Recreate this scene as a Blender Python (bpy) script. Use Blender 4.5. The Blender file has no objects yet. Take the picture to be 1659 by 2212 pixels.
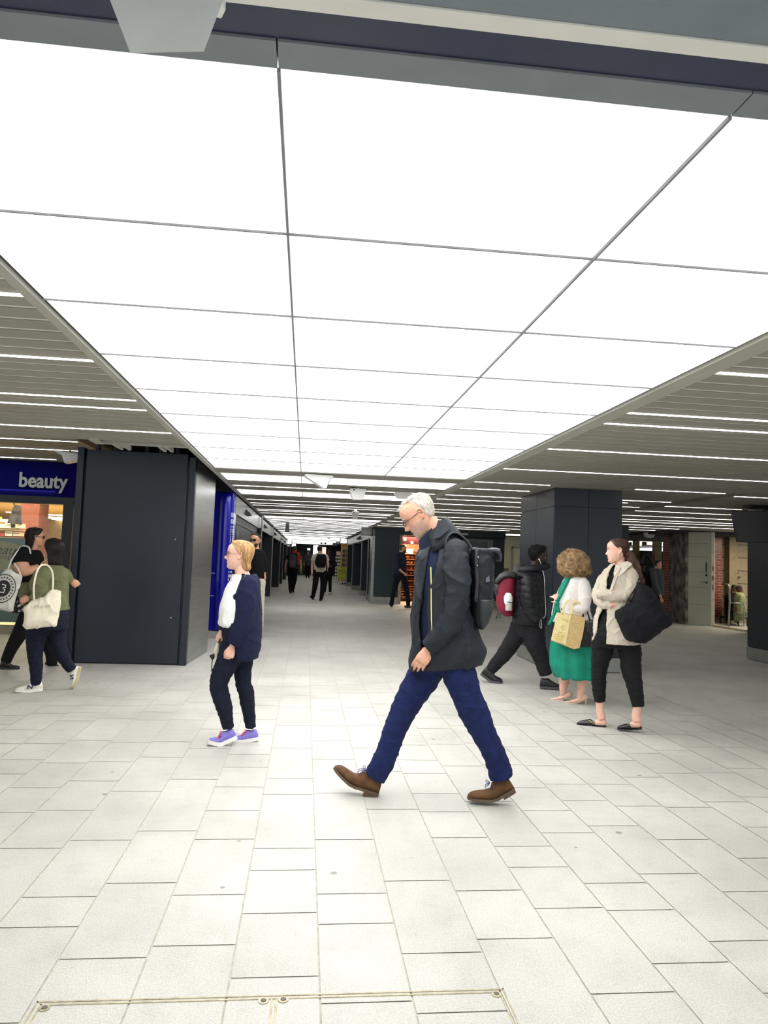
import bpy, bmesh, math, random
from mathutils import Vector, Matrix, noise
random.seed(7)
sc = bpy.context.scene
col = sc.collection
PI = math.pi
# ---------------------------------------------------------------- camera
CAMH = 1.42; FPX = 1558.7
yw, pt, rl = [math.radians(a) for a in (-6.03924515, 3.83178242, 2.01941196)]
fw = Vector((-math.sin(yw)*math.cos(pt), math.cos(yw)*math.cos(pt), math.sin(pt)))
r0 = Vector((math.cos(yw), math.sin(yw), 0)); u0 = r0.cross(fw)
RT = r0*math.cos(rl) + u0*math.sin(rl); UP = -r0*math.sin(rl) + u0*math.cos(rl)
CAM = Vector((0, 0, CAMH))
cd = bpy.data.cameras.new('camera'); cam = bpy.data.objects.new('camera', cd); col.objects.link(cam)
M = Matrix((RT, UP, -fw)).transposed().to_4x4(); M.translation = CAM
cam.matrix_world = M
cd.sensor_fit = 'HORIZONTAL'; cd.sensor_width = 36.0; cd.lens = FPX/1659*36.0
cd.clip_start = 0.05; cd.clip_end = 300
sc.camera = cam
# ---------------------------------------------------------------- world, exposure
w = bpy.data.worlds.new('world'); sc.world = w; w.use_nodes = True
w.node_tree.nodes['Background'].inputs[0].default_value = (0.90, 0.94, 0.96, 1)
w.node_tree.nodes['Background'].inputs[1].default_value = 1.5
sc.view_settings.view_transform = 'Standard'; sc.view_settings.look = 'None'
sc.view_settings.gamma = 1.0; sc.view_settings.use_curve_mapping = False
sc.view_settings.exposure = 0.0
PANEL_E = 4.4; STRIP_E = 7.0; WARM_E = 5.0

def ray(x, y): return fw + RT*((x-829.5)/FPX) - UP*((y-1106)/FPX)
def onz(x, y, z=0.0): d = ray(x, y); return CAM + d*((z-CAMH)/d.z)
def ony(x, y, Y): d = ray(x, y); return CAM + d*(Y/d.y)

# ---------------------------------------------------------------- materials
def lin(c):
    return tuple([(v/255/12.92 if v/255 <= .04045 else ((v/255+.055)/1.055)**2.4) for v in c]) + (1,)
MC = {}
def mat(name, rgb, rough=.6, metal=0.0, emit=0.0, var=.12, vs=8.0, bump=.0, bs=60.0, alpha=1.0, spec=.5, aniso=None, rgb2=None, th=None, sheen=0):
    if name in MC: return MC[name]
    m = bpy.data.materials.new(name); m.use_nodes = True; MC[name] = m
    nt = m.node_tree; N = nt.nodes; Lk = nt.links; b = N['Principled BSDF']
    c = lin(rgb)
    b.inputs['Roughness'].default_value = rough; b.inputs['Metallic'].default_value = metal
    b.inputs['Specular IOR Level'].default_value = spec
    if sheen: b.inputs['Sheen Weight'].default_value = sheen
    tc = N.new('ShaderNodeTexCoord'); mp = N.new('ShaderNodeMapping'); Lk.new(tc.outputs['Object'], mp.inputs[0])
    if aniso: mp.inputs['Scale'].default_value = aniso
    if emit:
        b.inputs['Base Color'].default_value = c
        b.inputs['Emission Color'].default_value = c; b.inputs['Emission Strength'].default_value = emit
        return m
    n = N.new('ShaderNodeTexNoise'); n.inputs['Scale'].default_value = vs; n.inputs['Detail'].default_value = 5
    Lk.new(mp.outputs[0], n.inputs['Vector'])
    rp = N.new('ShaderNodeValToRGB'); Lk.new(n.outputs[0], rp.inputs[0])
    e = rp.color_ramp.elements
    lo, hi = th if th else (.35, .65)
    e[0].position = lo; e[1].position = hi
    if rgb2: e[0].color = c; e[1].color = lin(rgb2)
    else:
        e[0].color = tuple(v*(1-var) for v in c[:3])+(1,); e[1].color = tuple(min(1, v*(1+var)) for v in c[:3])+(1,)
    Lk.new(rp.outputs[0], b.inputs['Base Color'])
    if bump:
        n2 = N.new('ShaderNodeTexNoise'); n2.inputs['Scale'].default_value = bs; n2.inputs['Detail'].default_value = 3
        Lk.new(mp.outputs[0], n2.inputs['Vector'])
        bp = N.new('ShaderNodeBump'); bp.inputs['Strength'].default_value = bump; bp.inputs['Distance'].default_value = .01
        Lk.new(n2.outputs[0], bp.inputs['Height']); Lk.new(bp.outputs[0], b.inputs['Normal'])
    if alpha < 1: b.inputs['Alpha'].default_value = alpha
    return m

def glassmat(name, tint=(.9, .95, .95), rough=0.03, mix=.022):
    if name in MC: return MC[name]
    m = bpy.data.materials.new(name); m.use_nodes = True; MC[name] = m
    nt = m.node_tree; N = nt.nodes; N.clear()
    o = N.new('ShaderNodeOutputMaterial'); mx = N.new('ShaderNodeMixShader'); t = N.new('ShaderNodeBsdfTransparent'); g = N.new('ShaderNodeBsdfGlossy')
    mx.inputs[0].default_value = mix
    t.inputs[0].default_value = tint+(1,); g.inputs['Roughness'].default_value = rough
    nt.links.new(t.outputs[0], mx.inputs[1]); nt.links.new(g.outputs[0], mx.inputs[2]); nt.links.new(mx.outputs[0], o.inputs[0])
    return m

def brickmat(name, c1, c2, mortar, sx, sz, rough=.6, off=.5, ms=.02, axis='XZ', bump=.3):
    if name in MC: return MC[name]
    m = bpy.data.materials.new(name); m.use_nodes = True; MC[name] = m
    nt = m.node_tree; N = nt.nodes; L = nt.links; b = N['Principled BSDF']
    tc = N.new('ShaderNodeTexCoord'); sp = N.new('ShaderNodeSeparateXYZ'); cb = N.new('ShaderNodeCombineXYZ')
    L.new(tc.outputs['Object'], sp.inputs[0])
    ad = N.new('ShaderNodeMath'); L.new(sp.outputs[0], ad.inputs[0]); L.new(sp.outputs[1], ad.inputs[1])
    L.new(ad.outputs[0], cb.inputs[0]); L.new(sp.outputs[2], cb.inputs[1])
    br = N.new('ShaderNodeTexBrick'); L.new(cb.outputs[0], br.inputs[0])
    br.inputs['Scale'].default_value = 1; br.inputs['Brick Width'].default_value = sx; br.inputs['Row Height'].default_value = sz
    br.inputs['Mortar Size'].default_value = ms; br.offset = off
    br.inputs['Color1'].default_value = lin(c1); br.inputs['Color2'].default_value = lin(c2); br.inputs['Mortar'].default_value = lin(mortar)
    n = N.new('ShaderNodeTexNoise'); n.inputs['Scale'].default_value = 6; n.inputs['Detail'].default_value = 8; L.new(tc.outputs['Object'], n.inputs[0])
    mx = N.new('ShaderNodeMix'); mx.data_type = 'RGBA'; mx.blend_type = 'MULTIPLY'; mx.inputs[0].default_value = .5
    L.new(br.outputs[0], mx.inputs[6]); L.new(n.outputs[0], mx.inputs[7]); L.new(mx.outputs[2], b.inputs['Base Color'])
    b.inputs['Roughness'].default_value = rough
    bp = N.new('ShaderNodeBump'); bp.inputs['Strength'].default_value = bump; bp.inputs['Distance'].default_value = .01
    bp.invert = True
    L.new(br.outputs[1], bp.inputs['Height']); L.new(bp.outputs[0], b.inputs['Normal'])
    return m

NAVY = mat('navy_cladding', (15, 25, 38), .38, .0, var=.15, vs=1.5)
NAVYD = mat('navy_dark_panel', (9, 15, 27), .45, var=.15, vs=2)  # darker navy finish of the fins, door surround, side walls and soffits
TEAL = mat('teal_cladding', (18, 37, 46), .4, var=.12, vs=1.2)
STEEL = mat('brushed_steel', (150, 152, 150), .32, .85, var=.12, vs=3, aniso=(.3, .3, 14), bump=.03, bs=40)
STEELP = mat('steel_plinth', (150, 152, 148), .45, .6, var=.1, vs=4)
TRIM = mat('painted_metal_trim', (176, 176, 166), .45, var=.05, vs=3)
GREYP = mat('grey_panel', (128, 134, 138), .5, var=.06, vs=4)
WHITEP = mat('white_housing', (234, 235, 232), .4, var=.03, vs=6)
BLACK = mat('black_plastic', (16, 17, 20), .4, var=.1)
DARKV = mat('dark_void', (7, 10, 20), .7, var=.2)

# ---------------------------------------------------------------- mesh helpers
class MB:
    def __init__(s): s.v = []; s.f = []; s.m = []
    def add(s, vs, fs, mi=0):
        o = len(s.v); s.v += [Vector(p) for p in vs]; s.f += [tuple(o+i for i in f) for f in fs]; s.m += [mi]*len(fs); return s
    def box(s, a, b, mi=0, rz=0, piv=None):
        x0, y0, z0 = [min(p, q) for p, q in zip(a, b)]; x1, y1, z1 = [max(p, q) for p, q in zip(a, b)]
        vs = [Vector(p) for p in ((x0,y0,z0),(x1,y0,z0),(x1,y1,z0),(x0,y1,z0),(x0,y0,z1),(x1,y0,z1),(x1,y1,z1),(x0,y1,z1))]
        if rz:
            c = Vector(piv) if piv else (vs[0]+vs[6])/2; R = Matrix.Rotation(rz, 3, 'Z'); vs = [R @ (p-c)+c for p in vs]
        return s.add(vs, [(0,3,2,1),(4,5,6,7),(0,1,5,4),(1,2,6,5),(2,3,7,6),(3,0,4,7)], mi)
    def prism(s, poly, ext, mi=0):   # polygon (3d points) pushed along ext
        n = len(poly); a = [Vector(p) for p in poly]; e = Vector(ext)
        return s.add(a+[p+e for p in a], [tuple(range(n-1, -1, -1)), tuple(range(n, 2*n))]+[(i, (i+1) % n, n+(i+1) % n, n+i) for i in range(n)], mi)
    def loft(s, rings, mi=0, cap=True, closed=True):
        o = len(s.v); n = len(rings[0])
        for r in rings: s.v += [Vector(p) for p in r]
        for i in range(len(rings)-1):
            for j in range(n if closed else n-1):
                k = (j+1) % n; s.f.append((o+i*n+j, o+i*n+k, o+(i+1)*n+k, o+(i+1)*n+j)); s.m.append(mi)
        if cap:
            for idx, rev in ((0, True), (len(rings)-1, False)):
                c = sum((Vector(p) for p in rings[idx]), Vector())/n; ci = len(s.v); s.v.append(c)
                for j in range(n):
                    k = (j+1) % n; a, b = o+idx*n+j, o+idx*n+k
                    s.f.append((b, a, ci) if rev else (a, b, ci)); s.m.append(mi)
        return s
    def tube(s, pts, r, n=8, mi=0, cap=True):
        pts = [Vector(p) for p in pts]; rings = []; pu = None
        for i, p in enumerate(pts):
            t = (pts[min(i+1, len(pts)-1)]-pts[max(i-1, 0)]).normalized()
            if pu is None:
                pu = t.cross(Vector((0, 0, 1)) if abs(t.z) < .9 else Vector((1, 0, 0))).normalized()
            u = (pu-t*pu.dot(t)).normalized(); pu = u; v = t.cross(u)
            rr = r[i] if isinstance(r, (list, tuple)) else r
            rings.append([p+u*rr*math.cos(2*PI*k/n)+v*rr*math.sin(2*PI*k/n) for k in range(n)])
        return s.loft(rings, mi, cap)
    def ball(s, c, rx, ry=None, rz=None, n=12, mi=0):
        ry = ry or rx; rz = rz or rx; c = Vector(c); rings = []
        for i in range(1, n//2):
            a = PI*i/(n//2); rings.append([c+Vector((rx*math.sin(a)*math.cos(2*PI*k/n), ry*math.sin(a)*math.sin(2*PI*k/n), rz*math.cos(a))) for k in range(n)])
        rings = [[c+Vector((0, 0, rz))]*n]+rings+[[c-Vector((0, 0, rz))]*n]
        return s.loft(rings, mi, False)

def finish(o, label=None, cat=None, group=None, kind=None):
    if label: o['label'] = label
    if cat: o['category'] = cat
    if group: o['group'] = group
    if kind: o['kind'] = kind
    return o
def build(name, mb, mats, parent=None, smooth=False, bevel=0, org=None, **kw):
    me = bpy.data.meshes.new(name)
    o0 = Vector(parent['_org']) if parent is not None and '_org' in parent else (Vector(org) if org is not None else Vector((0, 0, 0)))
    me.from_pydata([tuple(p-o0) for p in mb.v], [], mb.f)
    if not isinstance(mats, (list, tuple)): mats = [mats]
    for m in mats: me.materials.append(m)
    me.polygons.foreach_set('material_index', mb.m)
    bm = bmesh.new(); bm.from_mesh(me)
    bmesh.ops.remove_doubles(bm, verts=bm.verts, dist=1e-5)
    bmesh.ops.recalc_face_normals(bm, faces=bm.faces); bm.to_mesh(me); bm.free()
    if smooth: me.polygons.foreach_set('use_smooth', [True]*len(me.polygons))
    ob = bpy.data.objects.new(name, me); col.objects.link(ob)
    if parent is not None:
        ob.parent = parent
        if '_org' in parent: ob['_org'] = tuple(o0)
    elif org is not None: ob.location = o0; ob['_org'] = tuple(o0)
    if bevel:
        b = ob.modifiers.new('bevel', 'BEVEL'); b.width = bevel; b.segments = 2; b.limit_method = 'ANGLE'
    finish(ob, kw.get('label'), kw.get('cat'), kw.get('group'), kw.get('kind'))
    return ob
def thing(name, loc, label, cat, group=None, kind=None):
    o = bpy.data.objects.new(name, None); col.objects.link(o); o.location = loc; o['_org'] = tuple(loc); o.empty_display_size = .1
    return finish(o, label, cat, group, kind)
def clean_org():
    for o in bpy.data.objects:
        if '_org' in o: del o['_org']
def text(s, size, org, xdir, updir, m, name, parent, ext=.01, bold=0.0, shear=0.0, sx=1.0, **kw):
    cu = bpy.data.curves.new('t', 'FONT'); cu.body = s; cu.size = size; cu.extrude = ext; cu.offset = bold; cu.shear = shear; cu.resolution_u = 3
    t = bpy.data.objects.new('t', cu); col.objects.link(t)
    dg = bpy.context.evaluated_depsgraph_get(); dg.update(); me = bpy.data.meshes.new_from_object(t.evaluated_get(dg))
    X = Vector(xdir).normalized(); Y = Vector(updir).normalized(); Z = X.cross(Y)
    mb = MB(); mb.add([Vector(org)+X*(q.co.x*sx)+Y*q.co.y+Z*q.co.z for q in me.vertices], [tuple(p.vertices) for p in me.polygons])
    bpy.data.objects.remove(t); bpy.data.curves.remove(cu)
    return build(name, mb, m, parent, **kw)
def S(name, mb, m, **kw): return build(name, mb, m, kind='structure', **kw)

# ---------------------------------------------------------------- floor (granite pavers in courses of 30 cm)
def floor_mat():
    m = bpy.data.materials.new('granite_pavers'); m.use_nodes = True; nt = m.node_tree; N = nt.nodes; L = nt.links; b = N['Principled BSDF']
    tc = N.new('ShaderNodeTexCoord')
    at = N.new('ShaderNodeAttribute'); at.attribute_name = 'tone'
    def noi(scale, det, lo, hi, c0, c1, rough=.5):
        n = N.new('ShaderNodeTexNoise'); n.inputs['Scale'].default_value = scale; n.inputs['Detail'].default_value = det; n.inputs['Roughness'].default_value = rough
        L.new(tc.outputs['Object'], n.inputs[0]); r = N.new('ShaderNodeValToRGB'); L.new(n.outputs[0], r.inputs[0])
        r.color_ramp.elements[0].position = lo; r.color_ramp.elements[1].position = hi
        r.color_ramp.elements[0].color = (c0,)*3+(1,); r.color_ramp.elements[1].color = (c1,)*3+(1,); return r
    def mul(a, c, fac=1.0):
        x = N.new('ShaderNodeMix'); x.data_type = 'RGBA'; x.blend_type = 'MULTIPLY'; x.inputs[0].default_value = fac
        L.new(a, x.inputs[6]); L.new(c, x.inputs[7]); return x.outputs[2]
    base = N.new('ShaderNodeRGB'); base.outputs[0].default_value = lin((214, 212, 204))
    c = mul(base.outputs[0], at.outputs['Color'])
    c = mul(c, noi(300, 3, .38, .60, .70, 1.0).outputs[0])      # fine speckle
    c = mul(c, noi(110, 4, .30, .60, .84, 1.0).outputs[0])
    c = mul(c, noi(1.1, 6, .33, .62, .80, 1.0, .6).outputs[0])   # broad soiling
    c = mul(c, noi(9, 5, .25, .5, .90, 1.0, .6).outputs[0])
    # small dark marks of old chewing gum
    vo = N.new('ShaderNodeTexVoronoi'); vo.inputs['Scale'].default_value = 4.6; L.new(tc.outputs['Object'], vo.inputs['Vector'])
    wn = N.new('ShaderNodeMath'); wn.operation = 'MULTIPLY'; wn.inputs[1].default_value = .085
    sp = N.new('ShaderNodeSeparateColor'); L.new(vo.outputs['Color'], sp.inputs[0]); L.new(sp.outputs[0], wn.inputs[0])
    lt = N.new('ShaderNodeMath'); lt.operation = 'LESS_THAN'; L.new(vo.outputs['Distance'], lt.inputs[0]); L.new(wn.outputs[0], lt.inputs[1])
    mm = N.new('ShaderNodeMath'); mm.operation = 'MULTIPLY'; mm.inputs[1].default_value = .62
    L.new(lt.outputs[0], mm.inputs[0])
    x = N.new('ShaderNodeMix'); x.data_type = 'RGBA'; L.new(mm.outputs[0], x.inputs[0]); L.new(c, x.inputs[6]); x.inputs[7].default_value = lin((92, 88, 80))
    L.new(x.outputs[2], b.inputs['Base Color'])
    b.inputs['Roughness'].default_value = .55
    return m
FLOORM = floor_mat()
GROUT = mat('paving_joint', (178, 176, 162), .9, var=.15, vs=20)
W0 = .2997; OX = .1054   # course width and offset of a joint line
known = {}  # measured cross joints in the near field: course index -> y values
def addj(px0, py0, px1, py1):
    a = onz(px0, py0); b = onz(px1, py1); i = math.floor(((a.x+b.x)/2-OX)/W0); known.setdefault(i, []).append((a.y+b.y)/2)
for q in [(524,1974,683,1971),(549,1880,680,1879),(551,1833,678,1832),(689,1997,830,1994),(683,1931,830,1930),(682,1814,805,1813),(869,2061,1040,2056),(833,1903,970,1902),
          (1030,2029,1197,2026),(990,1924,1126,1923),(933,1810,1052,1809),(1280,2148,1457,2142),(1155,1962,1300,1961),(1100,1873,1230,1873),(1072,1828,1190,1828),
          (1410,2082,1572,2078),(1310,1967,1455,1965),(1260,1908,1392,1907),(1170,1799,1283,1799),(130,2072,315,2069),(48,1939,209,1936),(130,1815,281,1815),(0,2004,168,2002),
          (328,2044,505,2041),(375,1934,528,1932),(421,1813,549,1813),(228,1908,379,1907),(296,1795,425,1795),(1532,2034,1659,2031),(1377,1888,1505,1887)]: addj(*q)
fl = MB(); tones = []
rng = random.Random(3)
XA, XB, YA, YB = -16, 18, -10, 62
CX0, CX1, CY = -.78, .72, 2.46   # steel frame of the floor access cover
for i in range(int((XA-OX)/W0), int((XB-OX)/W0)+1):
    x0 = OX+i*W0; x1 = x0+W0
    y = YA + rng.random()*.5; js = []
    while y < YB: js.append(y); y += rng.choice((.32, .42, .52, .6, .6, .74))
    if i in known:
        ks = sorted(known[i]); lo = ks[0]-.30; hi = ks[-1]+.30
        js = sorted([j for j in js if j < lo or j > hi]+ks)
    for a, b in zip(js[:-1], js[1:]):
        if a > 24 and rng.random() < .0: continue
        g = .0032
        o = len(fl.v); fl.v += [Vector((x0+g, a+g, 0)), Vector((x1-g, a+g, 0)), Vector((x1-g, b-g, 0)), Vector((x0+g, b-g, 0))]
        fl.f.append((o, o+1, o+2, o+3)); fl.m.append(0); tones.append(rng.uniform(.93, 1.0))
o = len(fl.v); fl.v += [Vector(p) for p in ((XA, YA, -.003), (XB, YA, -.003), (XB, YB, -.003), (XA, YB, -.003))]; fl.f.append((o, o+1, o+2, o+3)); fl.m.append(1); tones.append(1)
me = bpy.data.meshes.new('floor'); me.from_pydata([tuple(p) for p in fl.v], [], fl.f); me.materials.append(FLOORM); me.materials.append(GROUT)
me.polygons.foreach_set('material_index', fl.m)
ca = me.color_attributes.new('tone', 'FLOAT_COLOR', 'CORNER'); buf = []
for t in tones: buf += [t, t, t*.99, 1]*4
ca.data.foreach_set('color', buf)
ob = bpy.data.objects.new('floor', me); col.objects.link(ob); ob['kind'] = 'structure'

# floor access cover with its steel frame
BRASS = mat('worn_steel_edge', (176, 166, 138), .5, .3, var=.2, vs=30)
cv = thing('floor_access_cover', (-.03, 2.1, 0), 'paving-filled floor access cover with double metal edges, nearest the camera', 'floor cover')
f = MB()
for dx in (0, .016):
    f.box((CX0+dx, 1.6, -.002), (CX0+dx+.005, CY-dx, .0025)); f.box((CX1-dx-.005, 1.6, -.002), (CX1-dx, CY-dx, .0025)); f.box((CX0+dx, CY-dx-.006, -.002), (CX1-dx, CY-dx, .0025))
build('frame', f, BRASS, cv)
f = MB(); f.box((-.052, 1.6, -.002), (-.046, CY-.02, .0025)); f.box((-.037, 1.6, -.002), (-.031, CY-.02, .0025)); build('centre_bar', f, BRASS, cv)
for x, y in ((-.075, 2.43), (-.012, 2.433), (.688, 2.43), (-.745, 2.425)):
    f = MB(); f.tube([(x, y, 0), (x, y, .003)], .017, 20); bo = build('bolt_plate', f, BRASS, cv)
    f = MB(); f.tube([(x, y, 0.003), (x, y, .005)], [.010, .009], 6); build('hex_socket', f, mat('dark_socket', (90, 88, 80), .6), bo)

# ---------------------------------------------------------------- ceiling
CZ = 2.50; PITCH = .1725
BOARD = mat('ceiling_slat', (150, 148, 138), .6, var=.05, vs=2)
PALE = mat('ceiling_slat_lip', (222, 222, 208), .5, var=.04, vs=2)
cm = MB()
def slats(x0, x1, y0, y1, z=CZ, ph=3.0):
    k = math.ceil((y0-ph)/PITCH)
    while ph+(k+1)*PITCH <= y1+.02:
        y = ph+k*PITCH
        cm.box((x0, y+.017, z), (x1, y+PITCH-.017, z+.03), 0)
        cm.box((x0, y-.0145, z+.004), (x1, y+.0145, z+.02), 1)
        k += 1
    cm.box((x0, y0, z+.06), (x1, y1, z+.10), 2)
XL, XR = -1.24, 2.152
slats(-15, XL, 1.6, 7.42); slats(-15, XL, 7.6, 12.5, 2.87)
slats(XR, 17, 1.6, 18.3); slats(XR, 9.6, 18.3, 24.5)
slats(XL, XR, 9.16, 60)
slats(-15, 17, -.4, 1.25)
S('ceiling', cm, [BOARD, PALE, DARKV])
# soffit over the fins and shops at both sides of the far passage
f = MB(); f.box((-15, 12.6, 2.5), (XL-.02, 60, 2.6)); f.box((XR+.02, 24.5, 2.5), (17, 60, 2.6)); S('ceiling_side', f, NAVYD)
# long edge trims
def trimx(name, xa, xb, y0, y1, zz):
    f = MB(); f.box((xa, y0, CZ-.012), (xb, y1, CZ+.05)); 
    f.box((zz[0], y0, CZ+.01), (zz[1], y1, CZ+.05), 1); return S(name, f, [TRIM, mat('dark_groove', (60, 60, 58), .6)])
trimx('trim_1', XL-.005, -1.195, 1.55, 60, (-1.195, -1.178)); trimx('trim_2', 2.035, XR+.005, 1.55, 60, (2.015, 2.035))
f = MB(); f.box((-1.24, 1.462, CZ-.004), (-.108, 1.546, CZ+.04)); f.box((-.104, 1.462, CZ-.004), (.953, 1.546, CZ+.04)); f.box((.957, 1.462, CZ-.004), (2.16, 1.546, CZ+.04)); S('trim_3', f, mat('grey_edge_panel', (128, 135, 140), .5, var=.05))
f = MB(); f.box((-6, 1.368, CZ+.002), (7, 1.46, CZ+.04)); S('trim_4', f, mat('navy_band', (27, 38, 70), .35, var=.1, vs=6))
f = MB(); f.box((-6, 1.322, CZ-.006), (7, 1.366, CZ+.02)); S('trim_5', f, mat('pale_bar', (236, 234, 228), .45, var=.02))
f = MB(); f.box((-6, 1.0, CZ-.002), (7, 1.32, CZ+.04)); S('trim_6', f, mat('slate_panel', (122, 133, 142), .5, var=.05))
f = MB(); f.box((XL, 1.5, CZ+.05), (XR, 9.2, CZ+.1)); S('ceiling_backing', f, mat('seam_backing', (70, 70, 72), .8))

# seam bars between the luminous panels
SEAM = mat('seam_bar', (140, 140, 146), .6)
# luminous ceiling panels
PANM = mat('luminous_panel', (255, 255, 255), .4, emit=PANEL_E)
# the diffuser panels give a little less light along their edges
nt_ = PANM.node_tree; N_ = nt_.nodes; K_ = nt_.links; b_ = N_['Principled BSDF']
tc_ = N_.new('ShaderNodeTexCoord'); sp_ = N_.new('ShaderNodeSeparateXYZ'); K_.new(tc_.outputs['Generated'], sp_.inputs[0])
def mth(op, a, b=None):
    q = N_.new('ShaderNodeMath'); q.operation = op
    for i, v in enumerate((a, b)):
        if v is None: continue
        if isinstance(v, (int, float)): q.inputs[i].default_value = v
        else: K_.new(v, q.inputs[i])
    return q.outputs[0]
ex_ = mth('SUBTRACT', .5, mth('ABSOLUTE', mth('SUBTRACT', sp_.outputs[0], .5))); ey_ = mth('SUBTRACT', .5, mth('ABSOLUTE', mth('SUBTRACT', sp_.outputs[1], .5)))
mr_ = N_.new('ShaderNodeMapRange'); K_.new(mth('MINIMUM', ex_, ey_), mr_.inputs[0]); mr_.inputs[1].default_value = 0; mr_.inputs[2].default_value = .055; mr_.inputs[3].default_value = .95; mr_.inputs[4].default_value = PANEL_E; mr_.interpolation_type = 'SMOOTHSTEP'
K_.new(mr_.outputs[0], b_.inputs['Emission Strength']); b_.inputs['Base Color'].default_value = (.5, .5, .5, 1)
ys = [1.549, 2.371, 3.203, 4.045, 4.87, 5.69, 6.53, 7.38, 8.23, 9.1]; xs = [-1.176, -.105, .955, 2.013]
cols = ('left', 'middle', 'right'); rows = ('nearest', 'second', 'third', 'fourth', 'fifth', 'sixth', 'seventh', 'eighth', 'farthest')
for r in range(9):
    for c in range(3):
        f = MB(); g = .0035; a = (xs[c]+g, ys[r]+g, CZ); b = (xs[c+1]-g, ys[r+1]-g, CZ+.03)
        f.box(a, b)
        build('ceiling_light_panel', f, PANM, org=((a[0]+b[0])/2, (a[1]+b[1])/2, CZ),
              label=f'glowing white square ceiling panel, {cols[c]} column, {rows[r]} row from the camera', cat='light panel', group='large luminous ceiling panels')
f = MB()
for x in xs[1:3]: f.box((x-.0038, 1.549, CZ-.010), (x+.0038, 9.1, CZ-.0005))
for y in ys[1:-1]: f.box((-1.176, y-.0035, CZ-.0065), (2.013, y+.0035, CZ-.0005))
S('trim_14', f, SEAM)
STRM = mat('strip_light', (255, 253, 248), .4, emit=STRIP_E)
def strip(x0, x1, y, wd, z, label, group):
    f = MB(); f.box((x0, y-wd/2, z-.004), (x1, y+wd/2, z-.001))
    f.box((x0-.012, y-wd/2-.004, z-.0015), (x1+.012, y+wd/2+.004, z-.0002), 1)
    build('strip_light', f, [STRM, PALE], org=((x0+x1)/2, y, z), label=label, cat='strip light', group=group)
for k, (ya, yb) in enumerate(((9.66, 10.5), (11.98, 12.83), (19.5, 20.5))):
    n_ = ('first', 'second', 'third')[k]
    for c in range(3):
        f = MB(); f.box((xs[c]+.004, ya, CZ-.003), (xs[c+1]-.004, yb, CZ+.02))
        build('ceiling_light_panel', f, PANM, org=((xs[c]+xs[c+1])/2, ya, CZ), label=f'narrow glowing ceiling panel, {cols[c]} part of the {n_} band past the big light ceiling', cat='light panel', group='narrow cross band light panels')
G1 = 'strip lights in the left slatted ceiling'
nth = ['nearest', 'second', 'third', 'fourth', 'fifth', 'sixth', 'seventh', 'eighth', 'ninth', 'tenth', 'eleventh', 'twelfth', 'thirteenth', 'fourteenth', 'fifteenth', 'sixteenth', 'seventeenth', 'eighteenth', 'nineteenth', 'twentieth']
for tens in ('twenty', 'thirty', 'forty'): nth += [tens+'-'+o_ for o_ in ('first', 'second', 'third', 'fourth', 'fifth', 'sixth', 'seventh', 'eighth', 'ninth')]+[{'twenty': 'thirtieth', 'thirty': 'fortieth', 'forty': 'fiftieth'}[tens]]
for k, y in enumerate((3.175, 4.215, 5.265, 5.61, 6.635)): strip(-9, -1.25, y, .034, CZ, f'thin bright strip light in the left slatted ceiling, {nth[k]} from the camera', G1)
for k, y in enumerate((10.02, 10.95, 12.15)): strip(-12, (-3.12, -3.25, -4.1)[k], y, .045, 2.866, f'thin strip light above the blue shop sign, {nth[k]} of three', G1)
G2 = 'strip lights in the right slatted ceiling'
R = [(2.17, 13, 3.64), (2.17, 13, 4.735), (2.17, 13, 5.13), (2.17, 13, 6.40), (2.17, 13, 7.89), (4.4, 5.68, 9.31), (2.17, 3.2, 9.31), (2.17, 3.2, 10.2), (6.0, 13, 9.6), (4.6, 5.72, 10.87), (4.9, 5.76, 12.02), (5.97, 7.38, 11.57), (6.01, 13, 12.72), (5.4, 13, 13.9),
     (5.7, 13, 15.0), (5.9, 13, 15.7), (6, 12, 16.8), (6.2, 9.6, 17.8), (6.4, 9.5, 18.9), (6.4, 8.6, 20.2), (2.17, 5.2, 11.3), (2.17, 5.4, 12.1), (2.17, 5.6, 13.1), (2.17, 5.6, 14.5), (2.17, 5.6, 15.3), (2.17, 5.6, 16.9), (2.17, 5.6, 18.0), (2.17, 6.2, 19.6), (2.17, 6.4, 21.2), (2.17, 6.4, 22.4)]
R1 = sorted([q for q in R if q[0] < 2.3], key=lambda q: q[2]); R2_ = sorted([q for q in R if q[0] >= 2.3]+[(6.8, 10, 24.9), (6.8, 10, 25.4), (6.8, 10, 25.9)], key=lambda q: q[2])
for k, (a, b, y) in enumerate(R1): strip(a, b, y, .036, CZ, f'thin strip light starting at the right edge trim, {nth[k]} from the camera', G2)
for k, (a, b, y) in enumerate(R2_): strip(a, b, y, .036, CZ, f'thin strip light in the bay right of the big pillar, {nth[k]} from the camera', G2)
G3 = 'strip lights across the far passage'
cy = [11.31, 13.97, 14.9, 15.5, 16.8, 17.3, 18.2, 21.2, 21.9, 22.7, 23.6, 24.5]
y = 25.4
while y < 58: cy.append(y); y += 1.15 + (.5 if int(y) % 3 == 0 else 0)
PSTR = mat('passage_strip', (255, 254, 250), .4, emit=4.6)
for k, y in enumerate(cy):
    wd = .05 if y < 21 else .13
    f = MB(); f.box((-1.17, y-wd/2, CZ-.004), (2.0, y+wd/2, CZ-.0005)); build('strip_light', f, PSTR, org=(.4, y, CZ), label=f'strip light across the far passage ceiling, {nth[k]} from the camera', cat='strip light', group=G3)
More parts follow.
